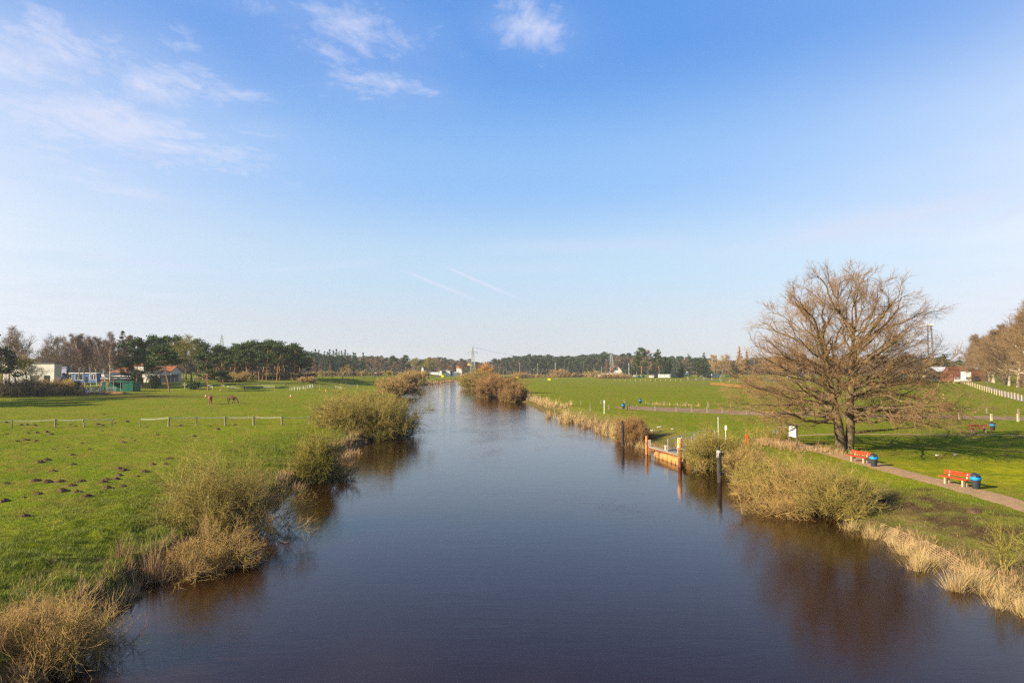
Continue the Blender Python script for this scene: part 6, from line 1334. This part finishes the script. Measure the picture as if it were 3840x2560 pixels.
SH(1547, 1449, 1384, 118, 'airy tan willow with visible stems farther up the left bank', stems=80, n2=9, n3=7, n4=2, r=.035, mats=(T_olive, T_tanw), seed=6, base=.12, flop=80)
SH(1510, 1440, 1395, 80, 'dark olive bush left behind the airy tan willow', stems=80, n2=8, n3=7, r=.05, mats=(T_olive, T_olive), seed=26, base=.2, flop=88)
SH(1745, 1424, 1394, 38, 'small brown bush on the far bank before the pylon', stems=60, n2=8, n3=6, r=.06, mats=(T_tanw, T_tanw), seed=27, base=.2, flop=88)
SH(1800, 1455, 1382, 130, 'tallest olive willow on the right bank below the pylon', stems=130, n2=10, n3=8, n4=3, r=.034, mats=(T_olive, T_willow), seed=7, base=.2, flop=88)
SH(1872, 1484, 1392, 150, 'dense reddish brown willow on the right bank', stems=150, n2=10, n3=8, n4=3, r=.027, mats=(T_red, T_red), seed=8, base=.2, flop=88)
SH(1926, 1500, 1431, 92, 'small yellowish brown willow at the right of the reddish one', stems=110, n2=9, n3=8, n4=3, r=.022, mats=(T_willow, T_red), seed=9, base=.18, flop=86)
SH(1822, 1430, 1360, 40, 'bright orange shoots rising above the right bank willows', zb=1.1, stems=60, n2=6, n3=5, r=.06, mats=(T_orange, T_orange), seed=10, base=.15, flop=25)
SH(1950, 1416, 1390, 52, 'low brown bush right behind the reddish willows', zb=1.1, stems=70, n2=8, n3=7, r=.06, mats=(T_tanw, T_tanw), seed=11, base=.2, flop=88)
SH(2099, 1414, 1381, 56, 'round tan bush standing alone at the far side of the field', zb=1.1, stems=110, n2=9, n3=8, r=.055, mats=(T_red, T_tanw), seed=12, base=.25, flop=88)
SH(2203, 1409, 1391, 36, 'small olive bush far across the field, left of two', zb=1.1, stems=60, n2=8, n3=6, r=.07, mats=(T_olive, T_olive), seed=13, base=.25, flop=88)
SH(2236, 1409, 1386, 44, 'small olive bush far across the field, right of two', zb=1.1, stems=60, n2=8, n3=6, r=.07, mats=(T_olive, T_tanw), seed=14, base=.25, flop=88)
SH(2375, 1640, 1556, 105, 'round reddish tan shrub behind the lone mooring pile', zb=.5, stems=120, n2=9, n3=8, n4=3, r=.011, mats=(T_tanw, T_red), seed=15, base=.17, flop=86)
SH(2655, 1735, 1588, 190, 'yellow catkin willow beside the pontoon', zb=.5, stems=85, n2=8, n3=7, n4=2, r=.009, mats=(T_olive, T_willow), seed=16, base=.16, flop=72, fluff=T_yellow, fl_n=6500)
SH(2815, 1775, 1665, 170, 'low greenish willow shrub right of the nearest mooring pile', zb=.4, stems=60, n2=8, n3=7, n4=2, r=.009, mats=(T_willow, T_tanw), seed=17, base=.2, flop=82, fluff=T_yellow, fl_n=1800)
SH(2900, 1830, 1690, 250, 'sprawling yellow-brown willow shrub before the info board', zb=.4, stems=60, n2=8, n3=7, n4=2, r=.0085, mats=(T_willow, T_willow), seed=18, base=.2, flop=84, fluff=T_yellow, fl_n=2200, up=.03)
SH(3020, 1870, 1690, 250, 'tall sprawling willow shrub below the oak', zb=.4, stems=60, n2=8, n3=7, n4=2, r=.008, mats=(T_willow, T_tanw), seed=19, base=.2, flop=82, fluff=T_yellow, fl_n=900)
SH(3150, 1905, 1710, 250, 'rightmost sprawling willow shrub above the golden reeds', zb=.4, stems=62, n2=8, n3=7, n4=2, r=.008, mats=(T_willow, T_willow), seed=20, base=.2, flop=82, up=.04)
SH(2960, 1905, 1810, 260, 'low grey-brown twigs trailing in the water below the sprawling willows', zb=.1, stems=50, n2=7, n3=6, n4=2, r=.0075, mats=(T_tanw, T_tanw), seed=28, base=.25, flop=90, up=-.02, lean=(-.2, -.2))
SH(2850, 1850, 1785, 130, 'trailing twigs at the water line right of the nearest pile', zb=.1, stems=40, n2=7, n3=6, n4=2, r=.008, mats=(T_tanw, T_tanw), seed=29, base=.25, flop=90, up=-.01)
SH(2900, 1650, 1590, 150, 'thin greenish shoots around the bicycles', zb=1.1, stems=70, n2=5, n3=3, r=.008, mats=(T_willow, T_willow), seed=30, base=.3, flop=22, fluff=T_yellow, fl_n=500)
SH(2760, 1690, 1625, 130, 'thin greenish shoots behind the yellow catkin willow', zb=1.1, stems=60, n2=5, n3=3, r=.008, mats=(T_willow, T_willow), seed=31, base=.3, flop=25, fluff=T_yellow, fl_n=500)
SH(3765, 2165, 1900, 200, 'young leafless willow with green stems rising from the golden reeds', zb=.1, stems=9, n2=5, n3=4, n4=2, r=.0065, mats=(T_olive, T_olive), seed=32, base=.02, flop=38, up=.05)
SH(3850, 2190, 2040, 120, 'small dark leafless sapling at the right edge by the reeds', zb=.4, stems=6, n2=5, n3=4, r=.005, mats=(T_brown, T_brown), seed=33, base=.03, flop=40)
SH(200, 2480, 2170, 520, 'leafless willow in the bottom left corner spreading over the water', zb=.2, stems=55, n2=7, n3=4, n4=2, r=.0058, mats=(T_willow, T_tanw), seed=34, base=.10, flop=74, lean=(.4, 0), up=.05)
SH(300, 2440, 2330, 560, 'flat pale branches reaching over the water in the bottom left corner', zb=.05, stems=26, n2=6, n3=5, n4=2, r=.0052, mats=(T_willow, T_tanw), seed=35, base=.04, flop=88, lean=(2.2, -.5), up=.015)
SH(90, 2400, 2270, 260, 'brown upright twigs at the left edge of the bottom corner', zb=.5, stems=60, n2=5, n3=4, n4=2, r=.0048, mats=(T_tanw, T_tanw), seed=36, base=.22, flop=30)
for i, (X, D, T_, wpx, mt_, lb) in enumerate([(30,190,1400,110,T_shade,'brush coloured dark for shade at the left edge below the pine'),(120,196,1408,120,T_shade,'brown brush in front of the white hall'),(195,200,1412,110,T_tanw,'tan brush before the blue house, left one'),(245,203,1416,90,T_tanw,'tan brush before the blue house, right one'),(80,178,1445,170,T_shade,'low brush coloured dark for shade at the meadow corner on the left'),(235,190,1452,160,T_shade,'low brush coloured dark for shade left of the muck heaps')]):
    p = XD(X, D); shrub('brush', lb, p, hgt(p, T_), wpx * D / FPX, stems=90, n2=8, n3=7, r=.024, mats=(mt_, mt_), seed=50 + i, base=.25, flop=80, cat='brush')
for i, (X, D, T_, wpx, m1, lb) in enumerate([(262,214,1421,26,mat('flowers_yellow', (.55,.38,.02), (.42,.3,.03), 3, .7, island=.8),'small bright yellow forsythia bush below the blue house'),(287,216,1428,44,F_pinedk,'dark round evergreen bush right of the forsythia'),(582,235,1405,44,F_pinedk,'dark evergreen bush before the cream bungalow'),(508,238,1390,34,F_pine,'green bush at the right end of the brick shed'),(728,232,1428,46,F_pine,'low rounded green bush before the big oak')]):
    p = XD(X, D); o = thing('evergreen_bush', lb, 'bush', p); h = hgt(p, T_); rg = np.random.default_rng(600 + i); n = 1500; q = unit(rg.normal(size=(n, 3))) * rg.random((n, 1)) ** .3 * [wpx * D / FPX / 2, 1.8, h / 2] * (1 + .18 * rg.normal(size=(n, 1))) + [0, 0, h * .5]
    G_ = Geo(); G_.add(*cards(rg, q, .22, .6)); add('crown', G_.mesh('crown'), m1, o); f = MB(); f.tube([(0, 0, -.2), (0, 0, h * .6)], .12, 6); f.build('trunk', B_grey, o)
for i, (X, D, T_, wpx, lb) in enumerate([(855,262,1392,60,'olive brush at the left foot of the pine grove'),(905,266,1388,75,'tan brush right of it before the grove trunks'),(1150,270,1410,60,'brown brush at the right end of the grove')]):
    p = XD(X, D); shrub('brush', lb, p, hgt(p, T_), wpx * D / FPX, stems=90, n2=8, n3=7, r=.03, mats=(T_olive, [T_willow, T_tanw, T_tanw][i]), seed=60 + i, base=.25, flop=82, cat='brush')
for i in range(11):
    X = 775 + i * 37; p = XD(X, 326); shrub('brush', f'{ORD[i]} dark undergrowth clump from the left beneath the pine grove', p, hgt(p, 1402 - 5 * (i % 3)), 52 * 326 / FPX, stems=60, n2=8, n3=7, r=.05, mats=(T_shade, T_shade if i % 3 else T_olive), seed=170 + i, base=.28, flop=86, cat='brush', group='undergrowth clumps beneath the grove')
rq = np.random.default_rng(12)
for i in range(24):
    X = 1165 + i * 27 + rq.uniform(-6, 6)
    if 1620 < X < 1790: continue
    D = 500 + rq.uniform(-20, 20); p = XD(X, D); T_ = 1392 - rq.uniform(0, 9); shrub('hedge_bush', f'{ORD[i]} low bush from the left along the foot of the far woodland', p, hgt(p, T_), 34 * D / FPX, stems=30, n2=7, n3=6, r=.085, mats=([T_brown, T_tanw, T_olive][i % 3],) * 2, seed=70 + i, base=.28, flop=86, group='bushes at the foot of the far woodland')
for i in range(11):
    X = 1955 + i * 32 + rq.uniform(-6, 6); D = 600 + rq.uniform(-10, 30); p = XD(X, D); T_ = 1397 - rq.uniform(0, 6); shrub('hedge_bush', f'{ORD[i]} low brown bush from the left at the far edge of the big field', p, hgt(p, T_), 36 * D / FPX, stems=30, n2=7, n3=6, r=.09, mats=([T_tanw, T_brown][i % 2],) * 2, seed=100 + i, base=.28, flop=86, group='bushes at the far edge of the field')

# ------------------------------------------------------------------ reeds and dry herbs
def RD(label, px, width, h, dens, zb=.3, **k): return reeds('reed_bed' if 'm' not in k else 'dry_herbs', label, [at_z(X, Y, zb)[:2] for X, Y in px], width, h, dens, cat='reeds' if 'm' not in k else 'dry herbs', **k)
RD('golden reeds right of the small yellowish willow', [(1950,1492),(2000,1503),(2040,1520),(2075,1533)], 2.2, 1.6, 34, seed=1, w=.035)
RD('small golden reed patch set back from the water', [(2085,1530),(2110,1530),(2145,1524)], 2.0, 1.3, 30, seed=2, w=.035, zb=.8)
RD('single small reed tuft at the water edge before the set-back patch', [(2055,1553),(2066,1552)], .8, 1.1, 50, seed=3, w=.03)
RD('long bright golden reed bed on the right bank', [(2092,1560),(2130,1572),(2170,1582),(2205,1588)], 3.2, 2.1, 34, seed=4, w=.03)
RD('brownish herbs between the long reed bed and the round shrub', [(2210,1590),(2240,1602),(2275,1612)], 2.6, 1.6, 34, seed=5, w=.025, m=M_reedb)
RD('golden reeds left of the round tan shrub', [(2265,1606),(2300,1622),(2330,1640)], 2.2, 1.7, 34, seed=6, w=.025)
RD('rough dry grass on the bank behind the pontoon', [(2400,1650),(2450,1668),(2500,1672),(2560,1668)], 2.4, .8, 60, seed=7, w=.02, m=M_reedb, zb=.6)
RD('thin dry stalks at the water edge left of the rusty pile', [(2395,1660),(2420,1672)], 1.0, 1.0, 40, seed=8, w=.02)
RD('dry stems on the mound between willow and info board', [(2800,1672),(2870,1662),(2940,1668),(3000,1690)], 4.0, .75, 70, seed=9, w=.016, zb=1.1, m=M_reedb)
RD('dry blond grass around the foot of the oak', [(3060,1690),(3120,1700),(3180,1702),(3230,1712)], 1.6, .7, 90, seed=10, w=.014, zb=1.1)
RD('low golden reeds at the water below the last willow shrub', [(3140,1950),(3190,1966),(3240,1972)], .9, .75, 231, seed=11, w=.0075, lean=.6)
RD('bleached reed tufts left of the big golden clumps', [(3262,1985),(3300,2000),(3340,2022)], 1.0, .9, 231, seed=12, w=.0075, lean=.6)
RD('golden reed clump left of the biggest one on the near right bank', [(3365,2035),(3400,2052),(3430,2072)], 1.1, 1.05, 420, seed=13, w=.0075, lean=.55)
RD('biggest golden reed clump on the near right bank', [(3435,2070),(3480,2092),(3530,2108),(3570,2112)], 1.5, 1.15, 483, seed=14, w=.0075, lean=.6)
RD('whitish reeds trailing into the water in front of the young willow', [(3570,2165),(3640,2192),(3710,2215)], 1.3, 1.0, 483, seed=15, w=.0075, lean=.8, zb=.15)
RD('golden reed clump around the foot of the young willow', [(3680,2180),(3740,2205),(3790,2225)], 1.5, 1.05, 483, seed=16, w=.0075, lean=.65, zb=.2)
RD('pale reeds cut by the right edge of the picture', [(3800,2255),(3850,2280),(3900,2310)], 1.2, 1.0, 462, seed=17, w=.0075, lean=.65, zb=.15)
RD('sparse dry herbs on the slope between the golden clumps', [(3330,1975),(3450,2030),(3600,2090),(3700,2130),(3830,2180)], 1.8, .45, 60, seed=18, w=.010, zb=.5, m=M_reedb)
RD('tall brown herbs left of the yellowish branches on the left bank', [(600,2125),(660,2100),(720,2080)], 1.5, 1.5, 230, seed=20, w=.010, lean=.3, zb=.6, m=M_reedb)
RD('brown herb clump bending over the left bank', [(620,2150),(680,2150),(715,2120)], 1.0, 1.1, 240, seed=21, w=.010, lean=.55, m=M_reedb)
RD('tan grass clump on the left bank before the brown herbs', [(480,2140),(530,2120),(560,2105)], .9, .95, 260, seed=22, w=.010, lean=.4, zb=.5, m=M_reedb)
RD('small brown stalks at the water right of the tan grass clump', [(585,2170),(620,2150)], .6, .65, 200, seed=23, w=.010, m=M_reedb, zb=.2)
RD('rusty grass tuft on the left bank above the corner willow', [(470,2225),(520,2195),(550,2180)], .7, .75, 300, seed=24, w=.009, lean=.45, zb=.3, m=M_reedb)
RD('pale reed tuft left of the rusty grass', [(430,2265),(470,2240)], .5, .7, 260, seed=25, w=.009, lean=.45, zb=.2)
RD('dense brown reeds in the bottom left corner', [(0,2520),(60,2450),(130,2400),(200,2350)], 1.3, 1.0, 330, seed=26, w=.008, lean=.45, zb=.4, m=M_reedb)
RD('dark dry reeds at the very bottom left', [(20,2600),(90,2540),(150,2500)], .9, .7, 300, seed=27, w=.008, lean=.6, zb=.2, m=M_reedb)
RD('sparse tan stalks on the rough left meadow edge', [(120,2240),(200,2160),(240,2130)], 1.6, .5, 60, seed=28, w=.008, zb=.9)
RD('dry brown herbs at the foot of the biggest left willow', [(1230,1730),(1290,1700),(1340,1680)], 1.6, .9, 80, seed=29, w=.016, zb=.4, m=M_reedb)
RD('brown herbs between the olive willow and the fan shaped shrub', [(1080,1800),(1100,1820),(1120,1810)], 1.2, 1.0, 120, seed=30, w=.012, zb=.4, m=M_reedb)
RD('brown reeds on the far left bank beyond the airy willow', [(1600,1440),(1640,1434),(1690,1428)], 4, 1.6, 12, seed=31, w=.09, m=M_reedb)
RD('reddish reed fringe on the far bank below the small bush', [(1690,1427),(1730,1426),(1760,1427)], 5, 1.6, 12, seed=32, w=.09, m=M_reedb)
RD('tan reed strip behind the big field, right of the bank willows', [(1960,1413),(2030,1411),(2100,1412),(2180,1411)], 14, 1.6, 3, seed=33, w=.10, zb=1.1, m=M_reedb)
RD('dry weeds along the posts behind the dirt track', [(2440,1516),(2500,1519),(2620,1523)], 2.2, .7, 26, seed=34, w=.03, zb=1.1)

# continuous fringe of dry herbs along the left water line
Lc = [q for q in Lp if 14 < q[1] < 130]
def fringe(y0, y1, off, label, width, h, dens, sd, m, w): 
    P = np.array([q + np.array([-off, off * .2]) for q in Lc if y0 <= q[1] <= y1]); reeds('bank_herbs', label, P, width, h, dens, m, w, 200 + sd, 'dry herbs', .55)
fringe(15, 24, .5, 'strip of dry brown herbs along the water between the corner willow and the tan clump', 1.1, .55, 220, 1, M_reedb, .009)
fringe(22, 34, .6, 'strip of dry herbs under the olive willow at the water line', 1.3, .6, 170, 2, M_reedb, .010)
fringe(33, 52, .7, 'strip of brown herbs on the bank between olive willow and fan shaped shrub', 1.5, .6, 110, 3, M_reedb, .013)
fringe(50, 78, .8, 'strip of brown herbs on the bank below the biggest willow', 1.6, .7, 60, 4, M_reedb, .018)
fringe(76, 128, .9, 'strip of brown herbs on the far left bank before the brown willow', 1.8, .8, 30, 5, M_reedb, .03)
Rc = np.array([q for q in Rp if 15 < q[1] < 62])
reeds('bank_herbs', 'low dry herbs along the near right water line', Rc[Rc[:, 1] < 36] + [.7, .2], 1.2, .38, 120, M_reedb, .009, 210, 'dry herbs', .6)
# woven mat pegged on the right bank slope
def mat_grid():
    f = MB(); t = np.linspace(0, 1, 60); A0, A1 = at_z(3300, 1925, .9), at_z(3850, 2150, .9)
    for k in range(11):
        off = np.array([-.55, -.84, 0]) * (-.6 + k * .24) * .8
        P = []
        for q in np.linspace(0, 1, 56): p = A0 + (A1 - A0) * q + off; P.append((p[0] + .02 * math.sin(40 * q), p[1], gz(p[0], p[1]) + .0 + .03 * ((int(q * 110)) % 2) + .10 * float(fbm(np.array(p[0] * 1.1), np.array(p[1] * 1.1), 5, 2))))
        f.tube(P, .026, 4)
    for q in np.linspace(0, 1, 64):
        P = [];
        for k in np.linspace(0, 10, 7): off = np.array([-.55, -.84, 0]) * (-.6 + k * .24) * .8; p = A0 + (A1 - A0) * q + off; P.append((p[0], p[1], gz(p[0], p[1]) + .0 + .10 * float(fbm(np.array(p[0] * 1.1), np.array(p[1] * 1.1), 5, 2))))
        f.tube(P, .02, 4)
    o = f.build('bank_mat', mat('coir_rope', (.17, .11, .06), (.34, .23, .12), 1.5, .9)); tag(o, 'woven rope mat pegged over the bare slope of the near right bank', 'mat')
mat_grid()

rg = np.random.default_rng(31); c0_ = at_z(2300, 1905, 0)
Pd = np.stack([c0_[0] + rg.normal(0, 1.1, 420), c0_[1] + rg.normal(0, 1.3, 420), np.full(420, .012)], -1); Pd[:, 0] += (Pd[:, 1] - c0_[1]) * -.5
Vd, Fd = cards(rg, Pd, .035, .45, np.array([[1., 0, 0]] * 420)); Vd[:, 2] = .012
o = add('floating_leaves', mesh_np('floating_leaves', Vd, Fd), mat('leaf_litter', (.03, .02, .012), (.08, .05, .025), 4, .8)); tag(o, 'loose patch of small dark leaves drifting on the river', 'leaves', kind='stuff')
# ------------------------------------------------------------------ molehills
mz = [(60,220),(205,243),(260,242),(340,250),(405,215),(1020,143),(865,155),(1245,213),(1125,225),(65,333),(275,323),(360,323),(455,315),(500,337),(250,392),(170,405),(350,400),(520,480),(800,423),(880,480),(712,537),(455,590),(395,612),(715,630),(525,697),(60,815),(350,793),(465,805),(585,800),(745,805),(800,800),(705,840),(610,885),(755,905),(370,918),(235,955),(40,988),(855,942),(1010,808),(1050,778),(1140,772),(1170,740),(1170,672),(1210,688),(1350,747),(1420,703),(1050,860),(1200,850),(1500,635),(1620,627),(1655,575),(1290,375),(1320,400),(1210,415),(1440,263),(1770,250),(1900,355),(2135,287),(2300,243),(2060,255),(1100,190),(960,240),(1000,250),(240,1140),(690,240),(740,252),(560,240),(1540,345),(1000,300),(120,60),(300,300),(660,465)]
rm = np.random.default_rng(9); pro = [heap('molehill', 'x', (0, 0, 0), .36, .30, .15, M_mole, 20 + i, 'molehill', 'molehills', .35) for i in range(5)]
for o in pro: o['label'] = 'small fresh mound of dark brown soil in the left meadow'
for i, (x, y) in enumerate(mz):
    p = PT(x / 2.613, 1500 + y / 2.613); p[2] -= .02; sc = rm.uniform(.55, 1.25) * np.array([1.1, 1, .9])
    src = pro[i % 5]
    if i < 5: src.location = p; src.rotation_euler = (0, 0, rm.uniform(0, 6)); src.scale = sc
    else: dup(src, p, rm.uniform(0, 6), None, tuple(sc))
p = PT(3655, 1917); o = dup(pro[2], p, 1.0, 'dark soil mound on the lawn below the gravel path', (1.4, 1.2, .8)); o['group'] = 'soil mounds on the right lawn'

# ------------------------------------------------------------------ grass blades and tussocks near the bridge
def grass():
    r = np.random.default_rng(44); G_ = Geo(); Vs, F4s, F3s, n0 = [], [], [], 0
    def put(V, F4, F3):
        nonlocal n0; Vs.append(V); F4s.append(F4 + n0); F3s.append(F3 + n0); n0 += len(V)
    # left meadow
    N_ = 150000; y = 15 + (r.random(N_) ** 1.35) * 60; x = -13 - r.random(N_) * (y * .78 - 6)
    sd, lf = river_sd(x, y); rough = 1 - sst(3, 11, sd + 5 * fbm(x / 5, y / 5, 3)); cl = fbm(x / .55, y / .55, 81, 2) + .5 * fbm(x / 2.4, y / 2.4, 91, 2)
    ok = lf & (sd > .25) & (r.random(N_) < (.45 + .6 * rough)) & (cl > -.25 * (1 + rough) + .12 * rough - .1); x, y, sd, rough, cl = x[ok], y[ok], sd[ok], rough[ok], cl[ok]
    h = (.05 + .22 * rough * np.clip(cl + .35, 0, 1)) * (1 + (y - 20) / 70); P = np.stack([x, y, height(x, y) - .01], -1)
    P = np.repeat(P, 3, 0) + np.concatenate([r.normal(0, .035, (len(P) * 3, 2)), np.zeros((len(P) * 3, 1))], 1)
    put(*blades(r, P, np.repeat(h, 3), np.repeat(.008 + .00028 * y, 3)[:, None] if False else .013, .6))
    # right lawn fringe
    N_ = 30000; y = 18 + r.random(N_) * 34; x = 14 + r.random(N_) * 22; sd, lf = river_sd(x, y)
    ok = (~lf) & (sd > 1) & (sd < 9) & (x < y * .78) & (fbm(x / .6, y / .6, 83, 2) > -.05); x, y = x[ok], y[ok]
    P = np.repeat(np.stack([x, y, height(x, y) - .01], -1), 2, 0) + np.concatenate([r.normal(0, .04, (len(x) * 2, 2)), np.zeros((len(x) * 2, 1))], 1)
    put(*blades(r, P, np.full(len(P), .09), .012, .6))
    me = mesh_np('grass', np.vstack(Vs), [np.vstack(F4s), np.vstack(F3s)]); o = add('grass', me, M_green); tag(o, 'short green grass blades and tussocks on both banks', 'grass', kind='stuff')
grass()
